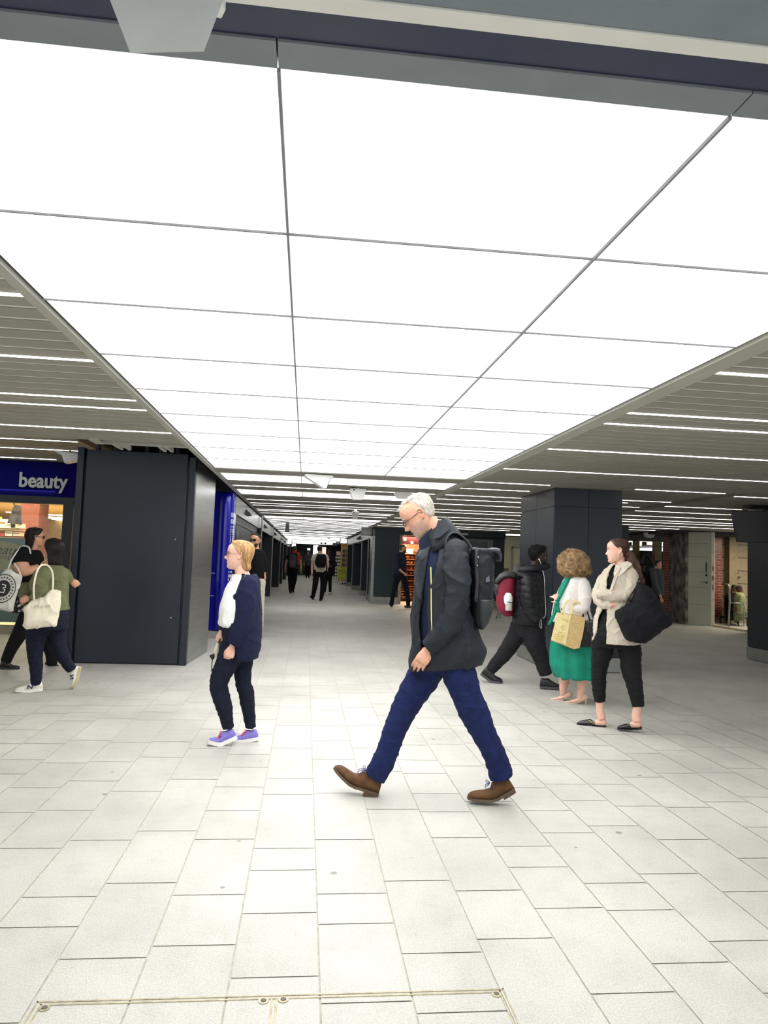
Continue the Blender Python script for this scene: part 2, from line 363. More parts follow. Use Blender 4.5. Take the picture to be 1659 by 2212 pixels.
# ---------------------------------------------------------------- left kiosk cladding
t = thing('clad_kiosk', (-2.2, 9.5, 0), 'dark navy metal clad kiosk left of the steel panel, with a tall plain door panel', 'kiosk')
f = MB(); f.box((-2.86, 9.52, 0), (-1.47, 11.3, 2.62)); build('body', f, NAVYD, t)
f = MB(); f.box((-2.83, 9.49, .015), (-1.565, 9.53, 2.70)); build('door_panel', f, NAVY, t, bevel=.004)
f = MB(); f.box((-2.93, 9.45, 0), (-2.85, 9.6, 2.72)); f.box((-2.93, 9.6, 0), (-2.9, 11.3, 2.72)); build('frame_post', f, NAVY, t, bevel=.004)
f = MB(); f.box((-1.535, 9.46, 0), (-1.455, 9.56, 2.66)); build('corner_post', f, NAVY, t, bevel=.006)
f = MB(); f.box((-1.538, 9.452, 0), (-1.452, 9.464, .26)); build('kick_plate', f, NAVY, t, bevel=.002)
for px, py in ((379, 1165), (369, 1334)):
    p = ony(px, py, 9.487); f = MB(); f.tube([p, p-Vector((0, .01, 0))], [.013, .009], 12); build('screw_head', f, STEEL, t)
f = MB(); f.prism([(-1.462, 9.54, 0), (-1.372, 10.84, 0), (-1.46, 10.9, 0), (-1.52, 9.6, 0)], (0, 0, 2.62)); build('steel_panel', f, STEEL, t)
for k in range(6):
    f = MB(); x = -2.75+k*.2; f.tube([(x, 9.7+.1*(k % 2), 2.62), (x, 9.7+.1*(k % 2), 2.86)], .03, 8); 
    build('conduit', f, mat('conduit_grey', (70, 74, 82), .6), t)
# missing ceiling tiles above the kiosk: short hanger channels
f = MB()
for x in (-2.0, -1.92, -1.55, -1.48): f.box((x, 7.4, 2.49), (x+.03, 7.85, 2.53))
f.box((-2.12, 7.38, 2.485), (-1.24, 7.45, 2.54)); f.box((-2.14, 7.2, 2.482), (-2.06, 7.45, 2.5)); S('trim_7', f, TRIM)
f = MB(); f.box((-3.05, 7.55, 2.86), (-1.24, 12.5, 2.9)); f.box((-1.26, 7.45, 2.55), (-1.24, 12.5, 2.9)); f.box((-3.05, 12.5, 2.5), (-1.24, 12.75, 3.05)); f.box((-1.27, 7.45, 2.55), (-1.245, 13.2, 3.05)); f.box((-3.05, 12.5, 2.98), (-1.2, 13.5, 3.05)); S('ceiling_void', f, DARKV)

# blue advertising column
BLUE = mat('blue_gloss', (14, 16, 150), .22, var=.12, vs=2.5)
t = thing('blue_column', (-1.6, 12.8, 0), 'glossy royal blue rounded advertising column behind the woman in the navy cardigan', 'column')
f = MB(); f.box((-1.95, 12.66, .12), (-1.27, 13.1, 2.62)); build('body', f, BLUE, t, bevel=.03)
f = MB(); rr = []
for z, s in ((.13, 1), (1, 1), (2.3, 1), (2.40, .97), (2.46, .85), (2.50, .6), (2.515, .2)):
    rr.append([(-1.42+.105*s*math.cos(a), 12.66-.1*s*math.sin(a), z) for a in [PI*k/16 for k in range(17)]])
f.loft(rr, cap=True, closed=True); build('rounded_front', f, BLUE, t, smooth=True)
f = MB(); f.box((-1.98, 12.6, 0), (-1.26, 13.12, .12)); build('plinth', f, mat('concrete', (150, 148, 140), .8), t)
WPRINT = mat('white_print', (226, 228, 232), .5, var=.03)
rg = random.Random(5); f = MB(); z = 2.15
while z > .95:
    h = rg.choice((.012, .02, .03, .05, .08)); 
    if rg.random() < .85:
        a = -1.375; n = rg.choice((1, 2, 3))
        for k in range(n): f.box((-1.285+k*.0, 12.67+k*.13, z-h), (-1.266, 12.67+k*.13+.11, z)); f.box((-1.31+k*.014, 12.652, z-h), (-1.31+k*.014+.011, 12.66, z))
    z -= h+rg.choice((.012, .02, .03))
build('printed_text', f, WPRINT, t)
for px, py in ((460, 1238), (458, 1287)):
    p = ony(px, py, 12.655); f = MB(); f.box(p-Vector((.03, 0, .004)), p+Vector((.03, .004, .004))); build('print_line', f, WPRINT, t)

# left row: steel header and fins
f = MB(); ysn = [12.9, 19.3, 25.9, 33.9, 38.4, 45.9, 54.9, 59.5]
for a, b in zip(ysn[:-1], ysn[1:]): f.box((-1.32, a+.02, 2.15), (-1.262, b-.02, 2.47))
S('trim_8', f, STEEL)
f = MB(); f.box((-1.62, 13.1, 0), (-1.58, 60, 2.6)); S('wall_left', f, NAVYD)
t = thing('passage_doors', (-1.3, 16, 0), 'dark navy doors with a round blue and white sign, left side of the passage', 'door')
f = MB(); f.box((-1.6, 13.15, 0), (-1.30, 19.2, 2.15)); build('door_surround', f, NAVYD, t)
f = MB(); f.box((-1.305, 13.4, 0), (-1.285, 16.4, 1.98)); build('door_leaf', f, NAVY, t); f = MB(); f.box((-1.295, 13.35, 1.99), (-1.27, 17.7, 2.03)); build('door_head', f, GREYP, t)
p = Vector((-1.284, 13.75, 1.80)); f = MB(); f.tube([p, p+Vector((.006, 0, 0))], .055, 20); s_ = build('round_sign', f, WPRINT, t)
f = MB(); f.tube([p+Vector((.006, 0, 0)), p+Vector((.008, 0, 0))], .04, 20); build('blue_disc', f, mat('sign_blue', (40, 70, 180), .4), s_)
for k, (y, z) in enumerate(((15.0, 2.31), (21.5, 2.31), (28.5, 2.31), (36, 2.31), (42, 2.31))):
    f = MB(); f.prism([(-1.262, y, z-.06), (-1.17, y, z-.05), (-1.17, y, z-.03), (-1.262, y, z+.06)], (0, .5, 0))
    build('small_fin_lamp', f, mat('grey_bracket', (84, 88, 90), .5, .3), org=(-1.2, y, z), label=f'small grey wedge fitting on the left steel header, {nth[k]} from the camera', cat='wall fitting', group='wedge fittings on the left header')
for k, y in enumerate((19.4, 26.05, 34.1, 38.6, 46, 55)):
    t = thing('wall_fin', (-1.4, y, 0), f'tall navy fin with a steel edge on the left passage wall, {nth[k]} from the camera', 'wall fin', 'dark fins along the left of the passage')
    f = MB(); f.box((-1.6, y-.03, 0), (-1.212, y+.09, 2.16)); build('panel', f, NAVYD, t)
    f = MB(); f.box((-1.212, y-.04, 0), (-1.185, y+.1, 2.48)); build('steel_edge', f, STEEL, t)
# right row
for k, y in enumerate((25.5, 28.5, 33.9, 38.4)):
    t = thing('wall_fin', (2.4, y, 0), f'tall teal fin with a steel foot right of the passage, {nth[k]} from the camera', 'wall fin', 'dark fins along the right of the passage')
    f = MB(); f.box((2.2, y, .2), (2.75, y+.1, 2.16)); build('panel', f, TEAL, t)
    f = MB(); f.box((2.17, y-.01, 0.0), (2.2, y+.11, 2.2)); build('steel_edge', f, STEEL, t)
    f = MB(); f.box((2.2, y-.01, 0), (2.75, y+.11, .2)); build('foot_panel', f, STEELP, t)
f = MB(); f.box((2.19, 24.6, 2.16), (2.25, 39.4, 2.48)); S('trim_9', f, STEEL)
f = MB(); f.box((2.75, 24.4, 0), (2.8, 40, 2.6)); f.box((3.8, 40, 0), (3.85, 60, 2.6)); S('wall_right', f, NAVYD)
f = MB(); f.prism([(2.19, 29.5, 2.22), (2.03, 29.5, 2.24), (2.03, 29.5, 2.27), (2.19, 29.5, 2.40)], (0, .18, 0)); build('small_fin_lamp', f, mat('grey_bracket', (84, 88, 90), .5, .3), org=(2.1, 29.5, 2.3), label='small grey wedge fitting on the steel header at the right of the passage', cat='wall fitting')
# clad corner pillar and shop front facing us at y = 23.7
t = thing('corner_pillar', (2.6, 23.7, 0), 'dark teal corner pillar with a steel corner strip behind the bearded man in the dark shirt', 'pillar')
f = MB(); f.box((2.24, 23.7, .22), (3.05, 24.4, 2.52)); build('cladding', f, TEAL, t)
f = MB(); f.box((2.15, 23.66, .0), (2.24, 24.4, 2.2)); build('steel_corner', f, STEEL, t)
f = MB(); f.box((2.24, 23.67, 0), (2.63, 24.4, .22)); f.box((2.64, 23.67, 0), (3.06, 24.4, .22)); build('foot_panel', f, STEELP, t)
f = MB(); f.box((3.05, 23.7, 2.28), (6.65, 23.9, 2.52)); f.box((4.1, 23.7, .2), (6.62, 23.9, 2.3)); S('wall_back', f, TEAL)
f = MB(); f.box((4.1, 23.67, 0), (6.64, 23.9, .2)); S('baseboard_back', f, STEELP)
f = MB(); f.box((3.06, 23.66, 0), (3.15, 23.9, 2.28)); S('trim_10', f, mat('cream_post', (150, 140, 122), .6))
t = thing('door_unit', (5.6, 23.66, 0), 'grey framed door with a dim glazed panel in the teal wall behind the black backpack', 'door')
a = ony(1001, 1164, 23.66); b = ony(1061, 1300, 23.66)
f = MB(); f.box((a.x, 23.6, .05), (b.x, 23.7, a.z)); build('frame', f, mat('door_grey', (110, 118, 116), .5), t)
f = MB(); f.box((a.x+.15, 23.59, 1.2), (b.x-.2, 23.6, a.z-.08)); pn = build('pane', f, mat('dim_glass', (46, 62, 62), .15), t)
text('lor', .22, (a.x+.42, 23.585, 1.86), (1, 0, 0), (0, 0, 1), mat('etched', (70, 82, 80), .5), 'lettering', pn)
a = ony(988, 1151, 23.6); b = ony(1010, 1156, 23.6); f = MB(); f.box((a.x, 23.5, b.z), (b.x, 23.68, a.z)); build('wall_light', f, mat('lamp_off_white', (196, 200, 196), .4), org=(a.x, 23.6, a.z), label='short pale horizontal light bar on the teal wall behind the old man', cat='wall lamp')

# bakery shop between the pillar and the teal wall
t = thing('bakery_display', (3.6, 25.2, 0), 'warm lit wall of brown baskets and loaves behind the man in the dark shirt', 'shop display')
f = MB(); f.box((3.0, 25.6, 0), (4.6, 25.7, 2.3)); build('back_board', f, mat('bakery_brown', (120, 80, 52), .7, var=.3, vs=6), t)
rg = random.Random(11)
for r in range(9):
    f = MB()
    for c in range(9):
        x = 3.12+c*.155+rg.uniform(-.02, .02); z = .25+r*.19
        f.ball((x, 25.5, z), .07+rg.random()*.02, .08, .05+rg.random()*.03, 8, rg.randrange(3))
    f.box((3.05, 25.35, .15+r*.19), (4.55, 25.6, .17+r*.19), 0)
    build('loaf_shelf', f, [mat('crust', (150, 92, 52), .6, var=.3, vs=12), mat('basket', (196, 150, 108), .7, var=.3, vs=12), mat('dark_crust', (96, 52, 34), .6)], t, smooth=False, kind='stuff')
f = MB(); f.box((3.0, 24.3, 2.0), (4.6, 24.36, 2.28)); build('awning_board', f, mat('maroon', (74, 22, 24), .5), t)
for px, py in ((875, 1165), (890, 1172), (875, 1180)):
    p = ony(px, py, 24.25); f = MB(); f.ball(p, .045, n=10); build('bulb', f, mat('bulb', (255, 244, 226), .4, emit=12), t)
f = MB(); a = ony(866, 1185, 25.0); b = ony(892, 1196, 25.0); f.box((a.x, 25.0, b.z), (b.x, 25.05, a.z)); build('lit_panel', f, mat('warm_panel', (255, 214, 160), .4, emit=2.4), t)
f = MB(); f.box((a.x, 24.98, b.z+.02), (a.x+.25, 25.0, b.z+.06)); build('red_stripe', f, mat('red_stripe', (214, 60, 30), .5), t)
L = bpy.data.lights.new('bakery_lamp', 'AREA'); L.energy = 150; L.color = (1, .72, .45); L.size = 1.2; o = bpy.data.objects.new('bakery_lamp', L); col.objects.link(o); o.location = (3.8, 24.7, 2.25)
f = MB(); f.box((3.0, 23.9, 2.3), (6.6, 25.7, 2.34)); S('ceiling_bakery', f, NAVYD)

# cream wall with doors beyond
CREAM = mat('cream_wall', (196, 198, 178), .7, var=.05)
f = MB(); f.box((6.2, 27, 0), (11, 27.2, 2.6)); S('wall_cream', f, CREAM)
a = ony(1106, 1181, 26.95)
t = thing('door_unit', (a.x, 26.95, 0), 'cream painted door with a black handle in the pale wall left of the big pillar', 'door')
f = MB(); f.box((a.x, 26.93, 0), (a.x+.06, 27.0, a.z)); f.box((a.x, 26.93, a.z-.06), (a.x+1.1, 27, a.z)); build('frame', f, mat('cream_frame', (150, 152, 136), .6), t)
f = MB(); f.box((a.x+.06, 26.95, 0), (a.x+1.0, 27, a.z-.06)); build('leaf', f, CREAM, t)
f = MB(); f.box((a.x+.16, 26.9, 1.2), (a.x+.2, 26.95, 1.32)); build('handle', f, BLACK, t)
a = ony(1085, 1229, 26); b = ony(1097, 1300, 26); f = MB(); f.box((a.x, 26, 0), (b.x, 26.5, a.z)); f.box((a.x-.01, 25.98, a.z), (b.x+.01, 26.5, a.z+.03)); build('cabinet', f, mat('cab_grey', (92, 96, 92), .6), org=(a.x, 26, 0), label='low grey cabinet against the cream wall, beside the red backpack', cat='cabinet', bevel=.01)

# ---------------------------------------------------------------- pillars on the right
def pillar(label, x0, x1, y0, y1, plinth=.2, seam=2.25, name='pillar', nx=2, ny=2):
    t = thing(name, ((x0+x1)/2, (y0+y1)/2, 0), label, 'pillar')
    f = MB(); g = .006
    f.box((x0+.02, y0+.02, .0), (x1-.02, y1-.02, CZ)); build('core', f, DARKV, t)
    f = MB()
    for i in range(nx):
        xa = x0+(x1-x0)*i/nx+g/2; xb = x0+(x1-x0)*(i+1)/nx-g/2
        for za, zb in ((plinth+.01, seam-g), (seam, CZ)): f.box((xa, y0, za), (xb, y0+.02, zb)); f.box((xa, y1-.02, za), (xb, y1, zb))
    for i in range(ny):
        ya = y0+.02+(y1-y0-.04)*i/ny+g/2; yb = y0+.02+(y1-y0-.04)*(i+1)/ny-g/2
        for za, zb in ((plinth+.01, seam-g), (seam, CZ)): f.box((x0, ya, za), (x0+.02, yb, zb)); f.box((x1-.02, ya, za), (x1, yb, zb))
    build('cladding_panels', f, NAVY, t)
    f = MB()
    f.box((x0-.01, y0-.01, 0.008), (x1+.01, y1+.01, plinth)); build('plinth', f, STEELP, t, bevel=.004)
    return t
pillar('big dark navy clad pillar with a grey plinth behind the three people on the right', 3.36, 4.33, 9.56, 11.15)
pillar('dark navy pillar at the right edge of the photo under the hanging screen', 7.37, 8.5, 9.3, 11.42)
a = ony(1343, 1240, 17.5); b = ony(1357.5, 1240, 17.5)
pillar('slim dark pillar half hidden behind the big pillar', a.x-.5, b.x, 17.5, 18.3, seam=2.2)
# hanging screen
t = thing('hanging_screen', (7.2, 10.8, 2.2), 'large black display screen hanging from the ceiling at the right edge', 'screen')
a = ony(1577, 1103, 10.9); b = ony(1590, 1171, 10.9)
ax = Vector((1, -.25, 0)).normalized(); c0 = Vector(a); h = a.z-b.z
up = (Vector(a)-Vector(b)).normalized(); nn = ax.cross(up)
f = MB(); f.prism([b, b+ax*1.05, a+ax*1.02, a], nn*.09); build('case', f, BLACK, t, bevel=.008)
f = MB(); q = -nn*.0; f.prism([b+ax*.03+up*.03-nn*.002, b+ax*1.02+up*.03-nn*.002, a+ax*.99-up*.03-nn*.002, a+ax*.03-up*.03-nn*.002], -nn*.002); build('display', f, mat('screen_glass', (10, 12, 20), .2), t)
f = MB(); p = a+ax*.5+nn*.05; f.tube([p-up*.1, Vector((p.x, p.y, CZ+.01))], .03, 10); f.box((p.x-.3, p.y-.1, CZ-.05), (p.x+.4, p.y+.1, CZ)); build('ceiling_bracket', f, BLACK, t)
# slat edge cover between the ceiling bays on the right
f = MB(); f.box((5.74, 9.2, CZ-.01), (5.95, 13, CZ+.02)); f.box((7.35, 8.2, CZ-.012), (7.55, 12, CZ+.02)); S('trim_11', f, mat('trim_dull', (120, 118, 108), .6))

# ---------------------------------------------------------------- back right: worn wall, open door, doorway room
WORN = mat('worn_render', (62, 58, 56), .9, vs=6.5, rgb2=(142, 136, 130), th=(.36, .78), bump=.3, bs=12, aniso=(1, 1, .6))
f = MB(); f.box((10.13, 18.42, 0), (10.5, 19.3, 2.42)); S('wall_worn', f, WORN)
BRICK = brickmat('red_glazed_brick', (150, 62, 40), (110, 42, 30), (170, 150, 130), .22, .075, .3, ms=.006)
f = MB(); f.box((10.12, 19.3, 0), (10.5, 19.66, 2.42)); S('wall_worn_edge', f, BRICK)
f = MB(); f.box((9.6, 18.3, 2.42), (17, 24.6, 2.6)); S('ceiling_dark_beam', f, mat('dark_soffit', (26, 30, 32), .7))
t = thing('open_door', (10.4, 18.3, 0), 'tall pale grey boarded door standing open beside the red brick doorway', 'door')
A = Vector((10.14, 18.30, 0)); B = Vector((10.60, 17.98, 0)); d = (B-A).normalized(); n2 = Vector((-d.y, d.x, 0))
DOORG = mat('door_boards', (170, 172, 156), .6, var=.06, vs=1.5)
f = MB(); f.prism([A, B, B+n2*.05, A+n2*.05], (0, 0, 2.46)); build('leaf', f, DOORG, t)
for z in (.55, 1.0, 1.4, 1.8, 2.15):
    f = MB(); f.prism([A-n2*.003+Vector((0, 0, z)), B-d*.08-n2*.003+Vector((0, 0, z)), B-d*.08+Vector((0, 0, z)), A+Vector((0, 0, z))], (0, 0, .012)); build('board_joint', f, mat('joint_grey', (130, 132, 118), .7), t)
f = MB(); f.prism([B-n2*.01, B+d*.07-n2*.01, B+d*.07+n2*.08, B+n2*.08], (0, 0, 2.46)); build('edge_strip', f, mat('cream_edge', (222, 218, 196), .5), t)
p = B-d*.12-n2*.01; f = MB(); f.tube([p+Vector((0, 0, 1.42)), p-n2*.05+Vector((0, 0, 1.46)), p-n2*.06+Vector((0, 0, 1.54)), p-n2*.05+Vector((0, 0, 1.62)), p+Vector((0, 0, 1.66))], .014, 8); build('pull_handle', f, BLACK, t)
f = MB(); f.tube([p+Vector((0, 0, 1.15)), p-n2*.06+Vector((0, 0, 1.15)), p-n2*.06-d*.16+Vector((0, 0, 1.15))], .012, 8); build('lever_handle', f, STEEL, t)
for z in (1.14, 1.33):
    f = MB(); f.tube([p+Vector((0, 0, z)), p-n2*.02+Vector((0, 0, z))], .03, 14); build('lock_rose', f, BLACK, t)
for z in (.95, 1.2, 1.45):
    f = MB(); q = B+d*.03-n2*.012; f.prism([q, q+d*.02, q+d*.02-n2*.01, q-n2*.01], (0, 0, .12)); 
    for v in f.v: v.z += z
    build('latch_plate', f, BLACK, t)
# doorway room
a0 = ony(1536, 1240, 19.3); a1 = ony(1560, 1240, 19.3)
f = MB(); f.box((a0.x-.2, 19.3, 0), (a1.x, 19.7, 2.4)); S('wall_brick_pier', f, BRICK)
TILE = brickmat('cream_tile', (176, 160, 128), (166, 150, 118), (60, 54, 44), .62, .37, .35, off=0, ms=.012)
f = MB(); f.box((a1.x, 19.5, 0), (16, 19.6, 2.46)); S('wall_tiled', f, TILE)
f = MB(); f.box((10.66, 12.0, 0), (10.75, 16.5, 2.46)); S('wall_door_side', f, NAVY)
f = MB(); f.box((10.62, 16.5, 0), (10.74, 18.15, .05)); S('trim_12', f, mat('threshold', (196, 186, 160), .6))
f = MB(); a = ony(1561, 1152, 19.2); f.box((a1.x, 19.2, a.z-.06), (a1.x+1.2, 19.3, a.z+.02)); build('strip_light', f, mat('cool_tube', (240, 250, 255), .4, emit=4), org=(a1.x, 19.2, a.z), label='short white light over the inner doorway beside the brick pier', cat='strip light')
L = bpy.data.lights.new('room_lamp', 'AREA'); L.energy = 70; L.color = (1, .86, .62); L.size = 1.0; o = bpy.data.objects.new('room_lamp', L); col.objects.link(o); o.location = (12.2, 17.6, 2.38)
c = ony(1582, 1240, 19.3)
f = MB(); f.box((c.x-.12, 19.25, 0), (c.x+.12, 19.5, 2.45)); S('trim_13', f, mat('tan_post', (138, 124, 98), .7))
for px, py, w_, h_ in ((1591, 1238, .05, .04), (1593, 1247, .07, .05)):
    p = ony(px, py, 19.45); f = MB(); f.box((p.x-w_, 19.42, p.z-h_/2), (p.x+w_, 19.5, p.z+h_/2)); build('wall_switch', f, mat('dark_red_switch', (70, 34, 28), .5), org=p, label='small dark %s switch box on the cream tiled wall' % ('upper' if py < 1240 else 'lower'), cat='switch')
t = thing('handrail', ony(1575, 1335, 17.6), 'bright steel tube handrail with a rounded top in the doorway at the right', 'handrail')
f = MB(); Y = 17.6; f.tube([ony(1561, 1263, Y+.6), ony(1566, 1261, Y+.4), ony(1572, 1262, Y+.1), ony(1575, 1268, Y), ony(1576, 1300, Y), ony(1574, 1353.5, Y)], .024, 10); build('bent_tube', f, STEEL, t, smooth=True)
f = MB(); f.tube([ony(1576, 1302, Y), ony(1611, 1304, Y)], .016, 8); f.tube([ony(1608, 1304, Y), ony(1607, 1353, Y)], .016, 8); build('cross_bar', f, STEEL, t, smooth=True)
# back windows right of the slim pillar
Yb = 24.4
f = MB(); a = ony(1340, 1163, Yb); b = ony(1500, 1163, Yb); f.box((a.x, Yb, a.z), (b.x+1, Yb+.2, 2.62))
c = ony(1340, 1187, Yb); f.box((a.x, Yb+.3, 0), (b.x+1, Yb+.4, c.z)); S('wall_window_end', f, mat('near_black_wall', (12, 13, 16), .7))
for k, (p0, p1) in enumerate(((1355, 1370), (1382, 1414), (1430, 1434))):
    a = ony(p0, 1165, Yb+.5); b = ony(p1, 1180, Yb+.5)
    f = MB(); f.box((a.x, Yb+.5, b.z), (b.x, Yb+.55, a.z)); S(f'window_{k+1}', f, mat('daylight_pane', (255, 252, 240), .4, emit=1.4))
    f = MB(); f.box((a.x, Yb+.28, b.z-.02), (b.x, Yb+.36, b.z+.03)); f.box((a.x, Yb+.3, b.z+.03), (a.x+(b.x-a.x)*.3, Yb+.33, b.z+.14), 1); S(f'window_{k+1}_sill', f, [mat('sill_cream', (236, 226, 196), .6), mat('brown_blind', (124, 96, 64), .7)])
for p0, p1, zt, nm in ((1372, 1377, 1163, 'left'), (1378, 1382, 1163, 'middle'), (1415, 1430, 1161, 'right')):
    a = ony(p0, zt, Yb-.2); b = ony(p1, zt, Yb-.2); f = MB(); f.box((a.x, Yb-.2, 0), (b.x, Yb, a.z)); build('post', f, mat('ochre_post', (150, 132, 92), .6), org=(a.x, Yb, 0), label=f'ochre painted post between the bright back windows, the {nm} one', cat='post')
t = thing('dark_arch', ony(1395, 1300, 24.2), 'dark hooped metal arch standing before the black back wall', 'arch')
f = MB(); f.tube([ony(x, y, 24.1) for x, y in ((1386, 1240), (1386, 1215), (1388, 1202), (1393, 1197), (1399, 1199), (1405, 1208), (1411, 1220), (1412, 1235))], .06, 8); build('hoop', f, mat('arch_grey', (64, 64, 68), .5), t, smooth=True)

# ---------------------------------------------------------------- far end of the passage
f = MB(); f.box((-1.7, 60, 0), (4, 60.2, 2.6)); S('wall_far', f, NAVYD)
a = ony(644, 1190, 59.8); b = ony(655, 1232, 59.8); f = MB(); f.box((a.x, 59.8, 0), (b.x, 60, a.z)); S('door_1', f, mat('green_door', (62, 92, 58), .6))
a = ony(677, 1178, 59.9); b = ony(687, 1205, 59.9); f = MB(); f.box((a.x, 59.9, b.z), (b.x, 60, a.z)); build('lit_sign', f, mat('lit_white', (255, 250, 246), .4, emit=1.6), org=a, label='bright white lit panel at the far passage end, left of the white tee walker', cat='sign')
f = MB(); a = ony(696, 1182, 59.9); b = ony(703, 1215, 59.9); f.box((a.x, 59.9, b.z), (b.x, 60, a.z)); build('lit_sign', f, mat('lit_pink', (255, 224, 208), .4, emit=1.1), org=a, label='pale pink lit panel at the far passage end, right of the white tee walker', cat='sign')
def hangbox(px0, py0, px1, py1, Y, lab, lit, d=.3):
    a = ony(px0, py0, Y); b = ony(px1, py1, Y); t = thing('hanging_sign', (a.x, Y, a.z), lab, 'sign', 'box signs hanging in the passage')
    f = MB(); f.box((a.x, Y, b.z), (b.x, Y+d, a.z)); build('face', f, mat('lit_box', (250, 252, 252), .4, emit=1.2) if lit else mat('sign_box_grey', (158, 162, 158), .4), t)
    f = MB(); f.box(((a.x+b.x)/2-.02, Y+.1, a.z), ((a.x+b.x)/2+.02, Y+.16, max(a.z+.01, CZ+.005))); build('hanger', f, BLACK, t); f = MB(); e = .018*(Y/24); f.box((a.x-e, Y+.01, b.z-e), (b.x+e, Y+d-.02, a.z+e)); build('frame', f, BLACK, t)
hangbox(783, 1136, 803, 1155.5, 24.0, 'grey blank box sign at the top left of the teal corner pillar', False)
hangbox(736, 1160.5, 749, 1174, 38.8, 'glowing white box sign at the end of the right fins', True)
hangbox(727.5, 1168, 735, 1176, 44, 'small dim box sign behind the glowing white one, on the right', False)
hangbox(720.5, 1171, 727, 1179, 50, 'small dim box sign, farthest on the right of the passage', False)
hangbox(619.5, 1165, 629.5, 1175, 47, 'glowing white box sign at the end of the left fins', True)
hangbox(630.5, 1173.5, 639, 1181, 55, 'white box sign above the head of the walker in red', True)
hangbox(664, 1184, 670, 1189, 58, 'small white box sign above the farthest walker', True)
# far shop on the right: shelves, postcard rack, yellow board
t = thing('shop_shelf', (2.9, 41, 0), 'wooden shop shelving with framed pictures beside the first right hand fin from the far end', 'shelf')
a = ony(741, 1175, 40.5); b = ony(752, 1262, 40.5)
f = MB(); f.box((a.x-.1, 40.6, 0), (a.x+.9, 40.7, 2.3)); build('board', f, mat('pine', (206, 156, 98), .6, emit=0), t)
for r in range(5):
    for c in range(2):
        f = MB(); z = .75+r*.26; x = a.x+.0+c*.2; f.box((x, 40.56, z), (x+.13, 40.6, z+.16)); build('picture', f, [mat('dark_photo', (60, 60, 66), .5), ][0], t)
t = thing('postcard_rack', ony(730, 1256, 41.5), 'tall white revolving postcard rack in the far passage', 'rack')
a = ony(726, 1191, 41.5); b = ony(737, 1256, 41.5)
f = MB(); f.tube([(b.x-.15, 41.5, 0), (b.x-.15, 41.5, a.z)], .02, 8); build('pole', f, STEEL, t)
f = MB(); f.box((a.x+.02, 41.45, a.z-.22), (b.x, 41.5, a.z)); build('header_card', f, mat('header_pink', (230, 206, 196), .6), t)
for r in range(7):
    for c in range(3):
        f = MB(); x = a.x+c*.11-.02; z = a.z-.42-r*.19; f.box((x, 41.42, z), (x+.085, 41.46, z+.14)); build('postcard', f, mat('postcard_white', (222, 222, 214), .6, var=.3, vs=30), t)
f = MB()
for r in range(8): f.box((a.x-.04, 41.46, a.z-.44-r*.19), (a.x+.34, 41.5, a.z-.425-r*.19))
build('wire_shelves', f, BLACK, t)
t = thing('yellow_board', ony(739, 1259, 39.9), 'bright yellow green advertising board on white feet in the far passage', 'sign board')
Y = 40.0; a = ony(729.5, 1226, Y); b = ony(748, 1252, Y)
f = MB(); f.box((a.x, Y, b.z), (b.x, Y+.04, a.z)); bd = build('panel', f, mat('yellow_green', (206, 214, 60), .5, emit=0), t)
f = MB()
for k, wd in enumerate((.30, .34, .34, .22, .12)): 
    z = a.z-.1-k*.07; f.box(((a.x+b.x)/2-wd/2, Y-.004, z-.018), ((a.x+b.x)/2+wd/2, Y, z+.018))
f.box((a.x+.12, Y-.004, b.z+.07), (b.x-.12, Y, b.z+.1)); build('print', f, mat('yellow_print', (150, 156, 60), .6), bd)
f = MB(); c = ony(729.5, 1259, Y); f.box((a.x-.01, Y, 0), (a.x+.03, Y+.06, b.z)); f.box((a.x, Y, .05), (b.x, Y+.05, .19)); build('white_base', f, WHITEP, t)
for k in range(2):
    f = MB(); p = Vector((b.x-.2+.14*k, Y-.01, .09)); f.tube([p, p+Vector((0, .03, 0))], .05, 14); build('castor', f, BLACK, t)
# dome cameras and spot housings under the passage ceiling
def dome(px, py, Y, r, lab):
    p = ony(px, py, Y); t = thing('ceiling_speaker', p, lab, 'ceiling fitting', 'dark fittings hanging under the passage ceiling'); f = MB()
    f.tube([(p.x, p.y, CZ), (p.x, p.y, p.z+r*.4), (p.x, p.y, p.z)], [r*.75, r*.8, r*1.25], 16); build('housing', f, mat('dark_grey_housing', (62, 64, 62), .5), t, smooth=False)
    f = MB(); f.ball((p.x, p.y, p.z), r, r, r*.35, 12); build('lens', f, BLACK, t)
dome(620.5, 1147, 22, .075, 'dark cone shaped ceiling fitting at the left of the passage')
dome(710, 1162, 38, .08, 'small dark ceiling dome near the middle of the passage')
dome(694.5, 1174, 50, .07, 'farther small dark ceiling dome, the left of the far pair'); dome(702.7, 1175, 50, .07, 'farther small dark ceiling dome, the right of the far pair')

